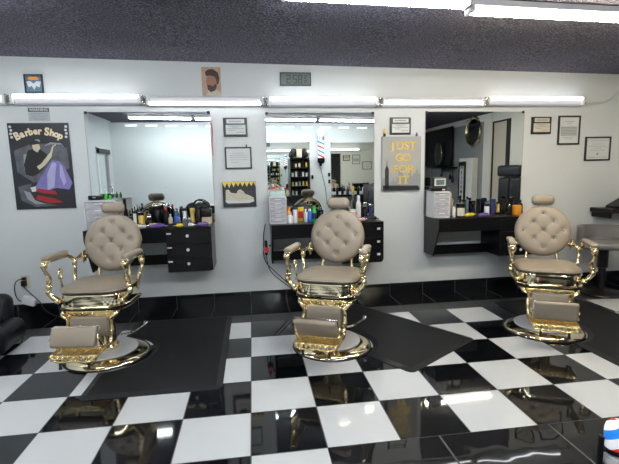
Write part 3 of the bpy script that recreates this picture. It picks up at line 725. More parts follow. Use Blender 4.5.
# licence holders: one narrow window over a larger one
def licence(x, z, w_, h_, paper, label):
    P = empty('licence_frame', (x, YW, z), label, 'framed licence')
    MB().rbox((0, -.009, 0), (w_, .016, h_), .003, 1).build('frame', M['frame'], P)
    a = MB().span((-w_ * .36, -.0185, h_ * .20), (w_ * .38, -.0175, h_ * .42)).build('name_card', M[paper], P)
    t = MB(); text_lines(t, -w_ * .3, w_ * .3, [(h_ * .31, .05, .95)], -.0186, .012); t.build('name_print', M['ink'], a)
    b = MB().span((-w_ * .40, -.0185, -h_ * .38), (w_ * .42, -.0175, h_ * .12)).build('licence_card', M[paper], P)
    t = MB(); text_lines(t, -w_ * .36, w_ * .36, [(h_ * .06, .1, .9), (0, .3, .7), (-h_ * .08, 0, 1), (-h_ * .17, .1, .5), (-h_ * .27, .55, 1)], -.0186, .006); t.build('print', M['ink'], b)
licence(-.090, 1.952, .252, .197, 'paper', 'black licence holder with two cards, top of the stack between left and middle mirrors')
licence(1.738, 1.952, .245, .190, 'paper', 'black licence holder above the gold-lettered grey canvas')
licence(3.460, 1.947, .254, .198, 'paper_c', 'black licence holder with cream cards, right of the right mirror')
def diploma(x, z, w_, h_, bw, label, style):
    P = empty('framed_certificate', (x, YW, z), label, 'framed certificate')
    y = frame_parts(P, w_, h_, bw, M['frame'])
    t = MB(); a = w_ / 2 - bw - .02
    if style == 'table':
        text_lines(t, -a, a, [(h_ * .30, .2, .8), (h_ * .24, .35, .65), (-h_ * .24, .1, .9), (-h_ * .30, .25, .75)], y, .006)
        for k in range(6): text_lines(t, -a, a, [(h_ * .10 - k * .018, 0, 1)], y, .012)
    elif style == 'seal':
        text_lines(t, -a, a, [(h_ * .33, 0, 1), (h_ * .20, .2, .8), (h_ * .10, .05, .95), (h_ * .02, .3, .7), (-h_ * .06, .15, .85), (-h_ * .36, 0, 1)], y, .004)
        t.ell((0, y, -h_ * .22), (.014, .0012, .014), 10)
    else:
        text_lines(t, -a, a, [(h_ * .22, .2, .8), (h_ * .12, .05, .95), (h_ * .03, .05, .95), (-h_ * .08, .05, .95), (-h_ * .2, .1, .5)], y, .004)
    t.build('print', M['ink'], P)
    return P
c = diploma(-.072, 1.628, .283, .232, .015, 'black framed certificate between left and middle mirrors, above the sneaker canvas', 'plain')
k = MB()
for dx in (-.09, .09): k.rbox((dx, -.008, .129), (.016, .012, .024), .003, 1); 
MB().rbox((-.09, -.008, .130), (.016, .012, .022), .003, 1).build('hanger', M['white'], c); MB().rbox((.09, -.008, .130), (.012, .012, .026), .003, 1).build('hanger', M['black'], c)
diploma(3.822, 1.890, .285, .336, .017, 'tall black framed certificate with grey text block, right of the right mirror', 'table')
diploma(4.219, 1.668, .340, .284, .017, 'wide black framed diploma with small seal, rightmost on the wall', 'seal')

# sneaker canvas
P = empty('sneaker_canvas', (-.077, YW, 1.238), 'black canvas print of a white sneaker under dripping gold, between the mirrors', 'canvas print')
MB().span((-.178, -.026, -.138), (.178, -.001, .138)).build('canvas', M['darkprint'], P)
drip = [(-.177, .137), (.177, .137)]; xs = [.177 - i * .0236 for i in range(16)]; random.seed(4)
for i, x in enumerate(xs): drip += [(x, .098 + (.03 if i % 2 else -.01 - .02 * random.random()))]
art('gold_drip', 'goldink', [drip], -.0272, P)
art('sneaker', 'paper_c', [[(-.150, -.075), (-.145, .05), (-.115, .055), (-.09, .02), (-.03, .01), (-.02, .04), (.01, .055), (.045, .03), (.06, .005), (.12, -.02), (.15, -.04), (.155, -.075), (.10, -.09), (-.13, -.09)]], -.0272, P)
art('sneaker_sole', 'paper', [[(-.152, -.078), (-.13, -.095), (.10, -.097), (.158, -.078), (.152, -.066), (.0, -.070), (-.15, -.06)]], -.0280, P)
t = MB()
for i in range(4): t.tube([(-.01 + i * .018, -.0282, .035 - i * .008), (.01 + i * .018, -.0282, .018 - i * .008)], .0022, 5)
t.tube([(-.10, -.0282, .01), (-.06, -.0282, -.03), (.0, -.0282, -.045), (.08, -.0282, -.045)], .002, 5)
t.build('lace_lines', M['ink'], P)
t = MB()
for i in range(8): t.span((-.17, -.0268, -.13 + i * .022), (.17, -.0262, -.128 + i * .022))
t.build('panel_lines', M['greyprint'], P)

# gold lettered canvas
P = empty('lettered_canvas', (1.750, YW, 1.534), 'grey skyline canvas reading Just Go For It in gold letters', 'canvas print')
MB().span((-.228, -.030, -.302), (.228, -.001, .302)).build('canvas', M['canvas'], P)
sky = [(-.227, -.300), (.227, -.300)]; random.seed(11); x = .227
while x > -.20:
    h_ = -.16 + .10 * random.random() - .05 * (x < 0); wv = .018 + .02 * random.random(); sky += [(x, h_), (x - wv, h_)]; x -= wv
sky += [(-.227, -.20)]
art('skyline', 'ink', [sky], -.0312, P)
art('tall_tower', 'darkprint', [[(-.195, -.28), (-.195, -.06), (-.178, -.02), (-.172, .06), (-.168, -.02), (-.150, -.06), (-.150, -.28)], [(-.22, -.30), (-.22, -.24), (.20, -.25), (.22, -.30)]], -.0320, P)
t = MB()
ser = {'J': [(.022, 1)], 'U': [(-.026, 1), (.026, 1)], 'T': [(0, -1)], 'F': [(-.020, -1)], 'R': [(-.024, -1), (.028, -1)], 'I': [(0, -1), (0, 1)]}
for wd, z, xs in (('JUST', .195, (-.105, -.022, .056, .128)), ('GO', .065, (-.032, .058)), ('FOR', -.062, (-.072, .018, .108)), ('IT', -.185, (-.018, .050))):
    for ch, x in zip(wd, xs):
        text_into(t, ch, .118, x, z, -.0325, .003, 1.12, .0035)
        for dx, up_ in ser.get(ch, ()): t.span((x + dx - .022, -.0340, z + up_ * .040 - .0045), (x + dx + .022, -.0310, z + up_ * .040 + .0045))
t.build('gold_lettering', M['goldink'], P)
# two small trinkets on top of that canvas
P = empty('small_trophy', (1.553, YW - .016, 1.8370), 'tiny gold-topped black trinket on the left corner of the lettered canvas', 'trinket')
MB().rbox((0, 0, .016), (.024, .022, .031), .003, 1).build('base', M['black'], P); MB().ell((0, 0, .058), (.022, .010, .026), 8).build('gold_top', M['goldink'], P)
P = empty('small_figure', (1.93, YW - .016, 1.8370), 'tiny blue and red trinket on the right corner of the lettered canvas', 'trinket')
MB().ell((0, 0, .014), (.016, .012, .014), 8).build('body', M['bluep'], P); MB().ell((0, 0, .034), (.010, .009, .010), 8).build('head', M['redp'], P)

# hanging cord with reddish ties at the left mirror's right edge
o = MB().tube(catmull([(0, 0, 0), (.004, 0, -.10), (-.006, 0, -.2), (-.002, 0, -.34)], 6), .004, 6).build('red_lanyard', M['redp'], None, (-.335, YW - .013, 2.00))
tag(o, 'thin reddish lanyard hanging along the right edge of the left mirror', 'lanyard')

# outlet with plugs, cords and power brick
P = empty('wall_outlet', (-2.335, YW, .385), 'white wall outlet with black plugs, left of the leftmost barber chair', 'outlet')
MB().rbox((0, -.004, 0), (.092, .006, .140), .003, 2).build('plate', M['paper_c'], P)
for z in (.03, -.03): MB().rbox((0, -.0085, z), (.034, .003, .04), .002, 1).build('socket', M['greyp'], P)
P = empty('power_plug', (-2.335, YW - .012, .375), 'black plug and cord trailing from the white wall outlet to the floor', 'plug')
MB().rbox((0, -.028, .0), (.045, .05, .06), .012, 3).build('plug_body', M['black'], P)
MB().tube(catmull([(0, -.04, -.03), (.06, -.05, -.10), (.15, -.06, -.20), (.20, -.07, -.29), (.34, -.12, -.352), (.62, -.25, -.356)], 6), .005, 6).build('cord', M['black'], P)
P = empty('power_plug', (-2.335, YW - .012, .425), 'upper black plug in the outlet, its cord looping down to a pale adapter', 'plug')
MB().rbox((0, -.02, .0), (.035, .034, .03), .008, 3).build('plug_body', M['black'], P)
MB().tube(catmull([(0, -.035, .005), (-.06, -.05, -.02), (-.085, -.05, -.10), (-.07, -.05, -.20), (-.02, -.05, -.245), (.0, -.05, -.24)], 6), .005, 6).build('cord', M['black'], P)
MB().rbox((.045, -.05, -.235), (.13, .055, .085), .012, 3, Matrix.Rotation(.35, 3, 'Y')).build('power_adapter', M['white'], P)

# conduit from the last light to the right corner
o = MB().tube(catmull([(3.965, YW - .014, 2.200), (4.15, YW - .014, 2.205), (4.30, YW - .014, 2.225), (4.42, YW - .014, 2.32), (4.47, YW - .014, 2.42), (4.48, YW - .014, 2.533)], 8), .009, 8).build('wiring_conduit', M['wall'])
tag(o, 'white painted conduit curving from the last wall light up to the ceiling', 'conduit')

# ------------------------------------------------------------------ things on the stations
def drawer_tower(loc, w_, d_, h_, n, label, body='white', group=None):
    r = empty('drawer_tower', loc, label, 'plastic drawers', group)
    b = MB(); b.rbox((0, 0, .006), (w_, d_, .012), .003, 1); b.rbox((0, 0, h_ - .008), (w_, d_, .016), .004, 1)
    for sx in (-1, 1): b.rbox((sx * (w_ / 2 - .004), 0, h_ / 2), (.008, d_, h_), .002, 1)
    b.span((-w_ / 2 + .006, d_ / 2 - .006, .01), (w_ / 2 - .006, d_ / 2, h_ - .01))
    for i in range(1, n): b.span((-w_ / 2 + .006, -d_ / 2 + .002, .012 + i * (h_ - .028) / n - .002), (w_ / 2 - .006, d_ / 2 - .004, .012 + i * (h_ - .028) / n + .002))
    b.build('casing', M[body], r)
    hh = (h_ - .028) / n
    for i in range(n):
        z = .012 + (i + .5) * hh
        d = MB().rbox((0, -.004, z), (w_ - .022, d_ - .012, hh - .010), .003, 1).build('drawer', M['clearpl'], r)
        MB().rbox((0, -d_ / 2 - .002, z + hh * .22), (w_ * .36, .012, .010), .003, 1).build('handle', M['white'], d)
    return r
def bottle(loc, r_, h_, label, col, cap, kind='bottle', cat='bottle', group=None, neck=.35, capmode='cap', band=None):
    r = empty({'bottle': 'product_bottle', 'can': 'spray_can', 'jar': 'product_jar', 'tube': 'trimmer'}[kind], loc, label, cat, group)
    b = MB()
    if kind == 'bottle':
        b.lathe([(r_ * .92, 0), (r_, .006), (r_, h_ * .62), (r_ * .85, h_ * .72), (r_ * neck, h_ * .78), (r_ * neck, h_ * .82)], n=18); z = h_ * .82; cr = r_ * neck * 1.25
    elif kind == 'can':
        b.lathe([(r_ * .95, 0), (r_, .004), (r_, h_ * .80), (r_ * .8, h_ * .84)], n=18); z = h_ * .84; cr = r_ * .75
    else:
        b.lathe([(r_ * .94, 0), (r_, .005), (r_, h_ * .76), (r_ * .95, h_ * .78)], n=20); z = h_ * .78; cr = r_ * 1.03
    b.build('body', M[col], r)
    c = MB(); c.lathe([(cr, z + .0005), (cr, h_ - .004), (cr * .8, h_)], n=16)
    if capmode == 'pump':
        c.tube([(0, 0, h_ - .002), (0, 0, h_ + .02), (-.03, 0, h_ + .02)], .005, 8)
    c.build('cap', M[cap], r)
    if band: MB().lathe([(r_ * 1.01, h_ * .18), (r_ * 1.015, h_ * .19), (r_ * 1.015, h_ * .55), (r_ * 1.01, h_ * .56)], n=20).build('label_band', M[band], r)
    return r
def clipper(loc, rotz, label, col, col2='chrome', L=.15, group='hair clippers on the stations'):
    r = empty('hair_clipper', loc, label, 'hair clipper', group, rotz)
    b = MB(); b.rbox((0, 0, .021), (L, .042, .036), .016, 4); b.build('body', M[col], r)
    b = MB(); b.rbox((L / 2 + .010, 0, .018), (.022, .042, .014), .003, 2)
    for i in range(7): b.span((L / 2 + .02, -.018 + i * .0055, .014), (L / 2 + .028, -.0155 + i * .0055, .022))
    b.build('blade', M[col2], r)
    b = MB(); b.rbox((.02, 0, .0405), (.03, .014, .006), .002, 2); b.build('switch', M['black'], r)
    return r
def standing_trimmer(loc, h_, w_, label, col, col2='black'):
    r = empty('standing_trimmer', loc, label, 'trimmer', 'trimmers standing upright on the stations')
    b = MB(); b.rbox((0, 0, .012), (w_ * 1.25, .05, .023), .006, 2); b.build('charging_base', M['black'], r)
    b = MB(); b.tube(catmull([(0, 0, .024), (0, -.004, h_ * .4), (0, .002, h_ * .8)], 5), [w_ * .42, w_ * .44, w_ * .46, w_ * .46, w_ * .44, w_ * .40, w_ * .38, w_ * .38, w_ * .42, w_ * .46, w_ * .48], 12); b.build('body', M[col], r)
    b = MB(); b.rbox((0, 0, h_ * .9), (w_ * .9, .022, h_ * .16), .004, 2); b.build('blade_head', M[col2], r)
    return r
Z1, Z2 = .9434, .9304
# left station
drawer_tower((-1.430, .44, Z1), .30, .24, .285, 4, 'white plastic drawer tower behind the leftmost barber chair')
r = empty('black_case', (-1.50, .44, Z1 + .2856), 'flat black case on top of the left white drawer tower', 'case')
MB().rbox((0, 0, .024), (.12, .10, .046), .008, 2).build('body', M['black'], r); MB().rbox((0, -.052, .028), (.03, .006, .012), .002, 1).build('latch', M['chrome'], r)
bottle((-1.405, .44, Z1 + .2856), .016, .065, 'small green bottle beside the black case on the left drawer tower', 'greenp', 'greenp')
bottle((-1.363, .44, Z1 + .2856), .014, .060, 'small green bottle with black cap, nearer the edge of the left drawer tower', 'greenp', 'black')
r = empty('tool_caddy', (-1.205, .47, Z1), 'black caddy holding combs, just right of the leftmost chair headrest', 'caddy')
MB().rbox((0, 0, .055), (.11, .10, .11), .008, 2).build('box', M['black'], r)
for i in range(4): MB().tube([(-.04 + i * .026, 0, .09), (-.045 + i * .028, .0, .17 + .015 * (i % 2))], .006, 6).build('comb_handle', M['black'], r)
bottle((-1.130, .40, Z1), .016, .165, 'slim white spray bottle beside the black caddy on left station', 'white', 'black', 'can', 'spray can')
bottle((-1.128, .52, Z1), .026, .225, 'tall black bottle behind the slim white spray bottle', 'black', 'greyp')
bottle((-1.074, .42, Z1), .030, .150, 'gold jar with dark lid on the left station', 'goldink', 'black', 'jar', 'jar')
standing_trimmer((-1.075, .53, Z1), .17, .045, 'gold and black trimmer standing behind the gold jar', 'goldink')
r = empty('clipper_stand', (-1.000, .43, Z1), 'low rounded black charging stand with silver top, left station', 'charger')
MB().rbox((0, 0, .035), (.075, .07, .07), .018, 4).build('base', M['black'], r); MB().ell((0, 0, .095), (.030, .026, .030), 10).build('silver_top', M['chrome'], r)
bottle((-.930, .51, Z1), .043, .205, 'large round black canister in the middle of the left station', 'black', 'black', 'jar', 'canister')
standing_trimmer((-1.008, .575, Z1), .20, .05, 'black trimmer standing left of the large round canister', 'black')
standing_trimmer((-.850, .545, Z1), .22, .05, 'black and chrome trimmer standing right of the large round canister', 'black', 'chrome')
bottle((-.829, .43, Z1), .028, .195, 'black bottle with red cap on the left station', 'black', 'redp')
bottle((-.785, .42, Z1), .022, .12, 'short beige bottle beside the red-capped one', 'beige', 'beige')
bottle((-.730, .45, Z1), .025, .175, 'navy blue spray can with silver cap on the left station', 'navy', 'chrome', 'can', 'spray can', band='bluep')
standing_trimmer((-.651, .49, Z1), .175, .055, 'white trimmer standing in its base on the left station', 'white', 'black')
bottle((-.690, .36, Z1), .018, .09, 'small clear spray bottle in front of the navy can', 'clear', 'white')
bottle((-.625, .31, Z1), .026, .095, 'clear glass bottle with silver cap near the front of left station', 'clear', 'chrome')
bottle((-.585, .33, Z1), .024, .085, 'clear glass bottle beside another, slightly further right', 'clear', 'white')
standing_trimmer((-.566, .45, Z1), .175, .055, 'gold trimmer standing between white and black ones', 'goldink', 'goldink')
bottle((-.500, .43, Z1), .029, .185, 'tall black bottle right of the gold trimmer', 'black', 'black', 'can')
r = empty('storage_box', (-.418, .43, Z1), 'greige box with black lid at the right end of left station', 'box')
MB().rbox((0, 0, .040), (.096, .10, .08), .005, 1).build('box', M['beige'], r); MB().rbox((0, 0, .125), (.100, .104, .088), .01, 2).build('lid', M['black'], r)
r = empty('black_bag', (-.510, .555, Z1), 'lumpy black bag piled behind bottles at the right end', 'bag')
b = MB()
for (x, y, z, a, c, d) in ((0, 0, .10, .12, .045, .10), (-.08, 0, .15, .06, .04, .07), (.06, 0, .17, .05, .035, .06), (.0, .0, .18, .05, .03, .04)): b.ell((x, y, z), (a, c, d), 12)
b.build('bag_body', M['black'], r)
MB().tube(catmull([(-.06, -.01, .20), (-.02, -.02, .245), (.05, -.02, .235), (.07, -.01, .20)], 5), .007, 6).build('handle', M['black'], r)
clipper((-1.085, .32, Z1), .05, 'gold hair clipper lying near the leftmost chair back', 'goldink')
clipper((-1.03, .245, Z1), -.2, 'white hair clipper lying at the front of the left station', 'white', L=.09)
clipper((-.925, .345, Z1), .1, 'gold hair clipper lying before the large black canister', 'goldink', 'chrome', .13)
clipper((-.890, .27, Z1), .1, 'purple hair clipper lying at the front of the left station', 'purp')
clipper((-.745, .275, Z1), .1, 'black hair clipper lying in front of the blue can', 'black', 'chrome', .09)
clipper((-.668, .248, Z1), 3.0, 'small yellow hair clipper lying left of the clear bottles', 'yellow', L=.07)
clipper((-.560, .262, Z1), -.1, 'small white hair clipper lying right of the clear bottles', 'white', L=.06)
clipper((-.445, .28, Z1), .05, 'purple hair clipper lying at the right end of the left station', 'purp', L=.11)
# middle station
drawer_tower((.322, .43, Z2), .176, .20, .285, 6, 'tall white drawer tower at the left end of the middle station')
r = empty('teal_box', (.325, .43, Z2 + .2856), 'pale teal translucent box on top of the six-drawer tower', 'box')
MB().rbox((0, 0, .026), (.145, .15, .05), .006, 2).build('box', M['teal'], r); MB().rbox((0, 0, .055), (.150, .155, .007), .002, 1).build('lid', M['clearpl'], r)
bottle((.446, .36, Z2), .034, .11, 'squat white jug beside the six-drawer tower', 'white', 'white')
bottle((.500, .35, Z2), .024, .17, 'tall white bottle with navy cap on the middle station', 'white', 'navy', 'can', 'bottle')
bottle((.452, .53, Z2), .030, .155, 'orange bottle behind the squat white jug', 'orange', 'orange')
r = empty('product_box', (.575, .50, Z2), 'yellow and red carton standing on the middle station', 'carton')
MB().rbox((0, 0, .078), (.062, .04, .155), .002, 1).build('carton', M['yellow'], r); MB().span((-.029, -.0212, .035), (.029, -.0204, .11)).build('red_panel', M['redp'], r)
bottle((.620, .42, Z2), .020, .14, 'slim white bottle left of the blue one, middle station', 'white', 'white')
bottle((.664, .42, Z2), .021, .14, 'blue bottle with white cap on the middle station', 'bluep', 'white', 'can', 'bottle')
bottle((.716, .44, Z2), .026, .168, 'green bottle just left of the middle chair back', 'greenp', 'greenp', 'bottle', neck=.5, band='navy')
bottle((.80, .50, Z2), .03, .12, 'black jar partly behind the middle chair back', 'black', 'black', 'jar', 'jar')
r = empty('folded_cape', (.62, .565, Z2), 'black and white striped cape heaped against the middle mirror', 'cape')
b = MB(); b.ell((0, 0, .093), (.15, .035, .09), 14); b.ell((.09, .0, .085), (.07, .03, .08), 12); b.build('cloth', M['black'], r)
for i in range(3): MB().tube([(-.12 + i * .04 + .10 * math.sin(t), -.036 + .002 * t, .03 + .115 * t / 1.4 - .03 * t * t / 2) for t in (0, .35, .7, 1.05, 1.4)], .006, 6).build('white_stripe', M['white'], r)
bottle((1.222, .50, Z2), .029, .265, 'tall white bottle right of the middle chair back', 'white', 'white', 'bottle', neck=.5)
bottle((1.150, .46, Z2), .040, .115, 'squat pink-white tub beside the tall white bottle', 'pink', 'white', 'jar', 'tub')
clipper((1.17, .29, Z2), .1, 'pink hair clipper lying right of the middle chair back', 'pink')
clipper((1.325, .40, Z2), -.1, 'black hair clipper lying at the right end of the middle station', 'black')
bottle((1.30, .52, Z2), .030, .14, 'black jar near the right end of the middle station', 'black', 'black', 'jar', 'jar')
standing_trimmer((1.36, .50, Z2), .17, .05, 'dark trimmer standing at the right end of the middle station', 'navy', 'chrome')
# right station
drawer_tower((2.115, .42, Z2), .19, .20, .290, 5, 'white five-drawer tower at the left end of the right station')
r = empty('desk_clock', (2.085, .40, Z2 + .2906), 'small framed digital clock with black base on the five-drawer tower', 'clock')
MB().rbox((.02, .01, .022), (.17, .09, .043), .006, 2).build('base', M['black'], r)
MB().rbox((.035, .0, .098), (.155, .022, .105), .006, 2).build('frame', M['black'], r)
MB().span((-.03, -.0125, .058), (.10, -.0112, .140)).build('white_mount', M['paper'], r); MB().span((-.012, -.0140, .070), (.083, -.0127, .127)).build('screen', M['lcd'], r)
MB().span((.05, -.0365, .010), (.085, -.0352, .026)).build('small_label', M['paper'], r)
r = bottle((2.297, .51, Z2), .030, .265, 'tall beige bottle behind the drawer tower, right station', 'beige', 'beige', 'bottle', neck=.6)
bottle((2.275, .36, Z2), .020, .15, 'slim white bottle between drawer tower and black jar', 'white', 'navy')
r = bottle((2.345, .35, Z2), .050, .155, 'wide black jar with cream label on the right station', 'black', 'black', 'jar', 'jar')
MB().prism([(.0515 * math.cos(a), .0515 * math.sin(a)) for a in [-PI * .86 + PI * .60 * k / 10 for k in range(11)]] + [(.0500 * math.cos(a), .0500 * math.sin(a)) for a in [-PI * .26 - PI * .60 * k / 10 for k in range(11)]], .015, .105).build('label_panel', M['paper_c'], r)
bottle((2.520, .53, Z2), .017, .215, 'thin tall slate blue bottle on the right station', 'blueprint', 'black', 'can')
for i, (x, h_, w_, lab) in enumerate(((2.585, .17, .05, 'black trimmer standing right of the thin blue bottle'), (2.645, .19, .052, 'tallest black trimmer standing in the right station cluster'), (2.760, .155, .05, 'black and chrome trimmer beside the white gadget'))):
    standing_trimmer((x, .51, Z2), h_, w_, lab, 'black', 'chrome' if i == 2 else 'black')
bottle((2.700, .42, Z2), .028, .135, 'white capped bottle in the middle of the right station', 'white', 'black', 'jar', 'jar')
bottle((2.827, .52, Z2), .034, .18, 'dark blue round-topped bottle on the right station', 'navy', 'navy', 'jar', 'bottle')
standing_trimmer((2.885, .50, Z2), .145, .045, 'gold trimmer standing on the right station', 'goldink')
standing_trimmer((2.950, .52, Z2), .165, .05, 'black trimmer standing left of the orange tub', 'black')
bottle((2.990, .44, Z2), .024, .12, 'short black bottle left of the orange tub', 'black', 'chrome')
bottle((3.070, .42, Z2), .050, .105, 'orange tub at the right end of the right station', 'orange', 'orange', 'jar', 'tub')
standing_trimmer((3.07, .53, Z2), .20, .06, 'dark trimmer standing behind the orange tub', 'black')
bottle((3.165, .50, Z2), .028, .16, 'black bottle at the far right end of the right station', 'black', 'black')
clipper((2.430, .32, Z2), .15, 'yellow hair clipper lying beside the black jar', 'yellow', L=.10)
clipper((2.495, .40, Z2), -.2, 'second yellow hair clipper, behind the first on the right station', 'yellow', L=.08)
clipper((2.580, .275, Z2), .05, 'purple hair clipper lying at the front of the right station', 'purp', L=.12)
clipper((2.640, .35, Z2), 3.0, 'purple hair clipper lying behind the frontmost purple one', 'purp', L=.08)

# blow dryer hung on the middle station's left side
r = empty('blow_dryer', (.185, .36, .655), 'red blow dryer hanging at the left side of the middle station', 'blow dryer')
b = MB(); b.tube([(.050, 0, .045), (.03, 0, .045)], .010, 8); b.tube(catmull([(0, .04, .09), (.0, 0, .02), (0, -.005, -.05)], 4), .016, 10); b.build('holder_ring', M['black'], r)
b = MB(); b.tube([(-.0, -.06, .0), (0, -.02, .0), (0, .04, .0), (0, .07, 0)], [.020, .030, .034, .026], 16); b.build('barrel', M['redp'], r)
MB().tube(catmull([(0, -.01, -.04), (.005, .0, -.12), (.03, .03, -.22), (.10, .08, -.32), (.22, .12, -.43), (.32, .15, -.52)], 6), .005, 6).build('cord', M['black'], r)
o = MB().tube(catmull([(.19, YW - .012, .90), (.165, YW - .012, .75), (.17, YW - .012, .50), (.28, YW - .012, .36), (.44, YW - .012, .20)], 6), .005, 6).build('electric_cable', M['black'])
tag(o, 'black cord running down the wall left of the middle station', 'cord')

# ------------------------------------------------------------------ waiting corner on the right
r = empty('waiting_chair', (4.02, .20, 0), 'grey vinyl curved waiting chair on black pedestal, right edge of photo', 'chair', None, math.radians(-30))
b = MB(); b.rbox((0, 0, .575), (.50, .46, .075), .034, 4); b.build('seat', M['greyv'], r)
pts = [(.27 * math.cos(a), .02 + .25 * math.sin(a)) for a in [math.radians(-20 + 220 * k / 24) for k in range(25)]]
outl = pts + [(x * .84, (y - .02) * .82 + .02) for x, y in pts[::-1]]
MB().prism(outl, .613, .775).build('backrest', M['greyv'], r)
b = MB(); b.lathe([(.23, 0), (.235, .01), (.225, .022), (.06, .05), (.04, .06), (.038, .30), (.055, .31), (.055, .535)], n=28); b.build('pedestal', M['black'], r)
r = empty('wall_shelf', (4.435, YW, .935), 'black floating wall shelf at the right edge of the photo', 'shelf')
MB().rbox((0, -.165, 0), (.52, .326, .05), .004, 1).build('board', M['blackwood'], r)
for s in (-1, 1): MB().span((s * .22 - .01, -.28, -.085), (s * .22 + .01, -.002, -.0255)).build('bracket', M['blackwood'], r)
r = empty('black_device', (4.44, .44, .9606), 'black phone-like device resting on the wall shelf', 'telephone')
MB().prism([(-.13, 0), (.13, 0), (.13, .10), (.06, .12), (-.13, .025)], -.09, .09, rotX(PI / 2)).build('base', M['black'], r)
b = MB(); b.rbox((.06, -.02, .165), (.20, .06, .045), .018, 3); b.rbox((.08, .02, .14), (.06, .05, .05), .01, 2); b.build('handset', M['black'], r)

# black leather waiting chair at the left edge
r = empty('black_armchair', (-2.375, -.26, 0), 'black leather armchair at the left edge, beside the leftmost barber chair', 'armchair', None, math.radians(5))
MB().rbox((0, -.03, .15), (.42, .44, .14), .06, 4).build('seat', M['blkleather'], r)
b = MB(); b.rbox((0, .22, .26), (.50, .18, .34), .085, 6, rotX(-.10)); bk = b.build('backrest', M['blkleather'], r)
for i in range(6): MB().tube(catmull([(-.2 + i * .08, .128, .18), (-.2 + i * .08, .112, .26), (-.2 + i * .08, .145, .38)], 4), .007, 6).build('rib', M['blkleather'], bk)
for s in (-1, 1):
    a = MB().rbox((s * .285, -.05, .125), (.17, .50, .21), .080, 6).build('armrest', M['blkleather'], r)
for sx in (-1, 1):
    for sy in (-1, 1): MB().lathe([(.018, 0), (.022, .05), (.024, .085)], (sx * .17, sy * .15, 0), 12).build('leg', M['black'], r)

# barber pole standing in the lower right corner
r = empty('barber_pole', (1.745, -2.42, 0), 'red white and blue barber pole with white globe, lower right corner of photo', 'barber pole')
MB().lathe([(.055, 0), (.056, .008), (.035, .014)], n=24).build('foot', M['black'], r)
MB().lathe([(.030, .0145), (.046, .03), (.052, .055), (.046, .080), (.030, .092)], n=28).build('globe', M['white'], r)
MB().lathe([(.040, .0925), (.048, .096), (.048, .112), (.042, .116)], n=28).build('collar', M['black'], r)
o = MB().lathe([(.048, -.06), (.052, -.05), (.052, .03), (.046, .052), (.030, .070), (.006, .078)], n=32).build('striped_cylinder', M['stripe'], r); o.location = (0, 0, .180); o.rotation_euler.z = -.94
b = MB(); b.rbox((-.072, .01, .09), (.012, .03, .179), .004, 2); b.rbox((-.058, .01, .104), (.03, .02, .014), .003, 1); b.build('bracket', M['black'], r)

# ------------------------------------------------------------------ the opposite side, seen only in the mirrors
def opp_mirror(x0, x1, z0, z1, label): wall_mirror(x0, x1, z0, z1, label, YF, 1)
opp_mirror(.20, 1.42, 1.0, 2.15, 'opposite wall mirror behind the black cabinet, seen in the middle mirror')
opp_mirror(1.92, 3.14, 1.0, 2.13, 'opposite wall mirror right of the barber pole, seen in the middle mirror')
r = empty('barber_pole', (1.67, YF + .11, 1.66), 'lit wall barber pole with round globe, reflected in the middle mirror', 'barber pole')
MB().lathe([(.05, 0), (.075, .02), (.085, .05), (.085, .11), (.07, .125)], n=24).build('bottom_cap', M['black'], r)
o = MB().lathe([(.072, -.21), (.072, .21)], n=32).build('striped_cylinder', M['stripe'], r); o.location = (0, 0, .336)
MB().lathe([(.07, .547), (.085, .56), (.085, .60), (.05, .62)], n=24).build('top_cap', M['chrome'], r)
MB().ell((0, 0, .705), (.085, .085, .085), 16).build('globe', M['globe'], r)
MB().rbox((0, -.095, .3), (.06, .02, .7), .005, 1).build('bracket', M['black'], r)
MB().tube(catmull([(0, -.06, -.002), (.02, -.08, -.2), (.10, -.09, -.55), (.14, -.09, -.95)], 6), .006, 6).build('cord', M['black'], r)
def opp_station(x0, x1, label):
    r = empty('opposite_station', (x0, YF, 0), label, 'styling station', 'black stations on the opposite wall')
    MB().span((0, .0015, .90), (x1 - x0, .36, .93)).build('worktop', M['blackwood'], r)
    for i in range(3): MB().rbox(((x1 - x0) * .75, .345, .83 - i * .14), ((x1 - x0) * .45, .02, .13), .003, 1).build('drawer', M['blackwood'], r)
    MB().span(((x1 - x0) * .52, .0015, .48), ((x1 - x0) * .985, .334, .8995)).build('cabinet', M['blackwood'], r)
    MB().span((0, .0015, .48), (.02, .34, .8995)).build('end_panel', M['blackwood'], r)
opp_station(.25, 1.42, 'black opposite station carrying the black shelf cabinet'); opp_station(1.92, 3.14, 'black opposite station carrying a row of bottles')
r = empty('shelf_cabinet', (1.15, YF + .16, .9305), 'black open shelf cabinet full of small goods, reflected in the middle mirror', 'cabinet')
b = MB(); b.span((-.22, -.14, 0), (-.20, .14, .86)); b.span((.20, -.14, 0), (.22, .14, .86)); b.span((-.20, -.14, 0), (.20, -.125, .86))
for z in (0, .21, .42, .63, .84): b.span((-.20, -.125, z), (.20, .14, z + .02))
b.build('casing', M['blackwood'], r)
random.seed(3)
for lv in range(4):
    for i in range(5):
        x = 1.15 - .16 + i * .08; c = random.choice(['white', 'teal', 'bluep', 'yellow', 'black', 'greyp', 'beige'])
        nm = {'white': 'white', 'teal': 'pale teal', 'bluep': 'blue', 'yellow': 'yellow', 'black': 'black', 'greyp': 'grey', 'beige': 'beige'}[c]
        bottle((x, YF + .20, .9305 + lv * .21 + .0205), .024, .10 + .05 * random.random(), f'{nm} product {["leftmost", "second from left", "central", "second from right", "rightmost"][i]} on {["lowest", "second", "third", "top"][lv]} shelf of the mirrored black cabinet', c, 'black', 'jar', 'jar', 'products in the mirrored black cabinet')
r = empty('hair_dryer_bag', (1.15, YF + .16, 1.7915), 'black two-horned bag with pale centre on top of the shelf cabinet', 'bag')
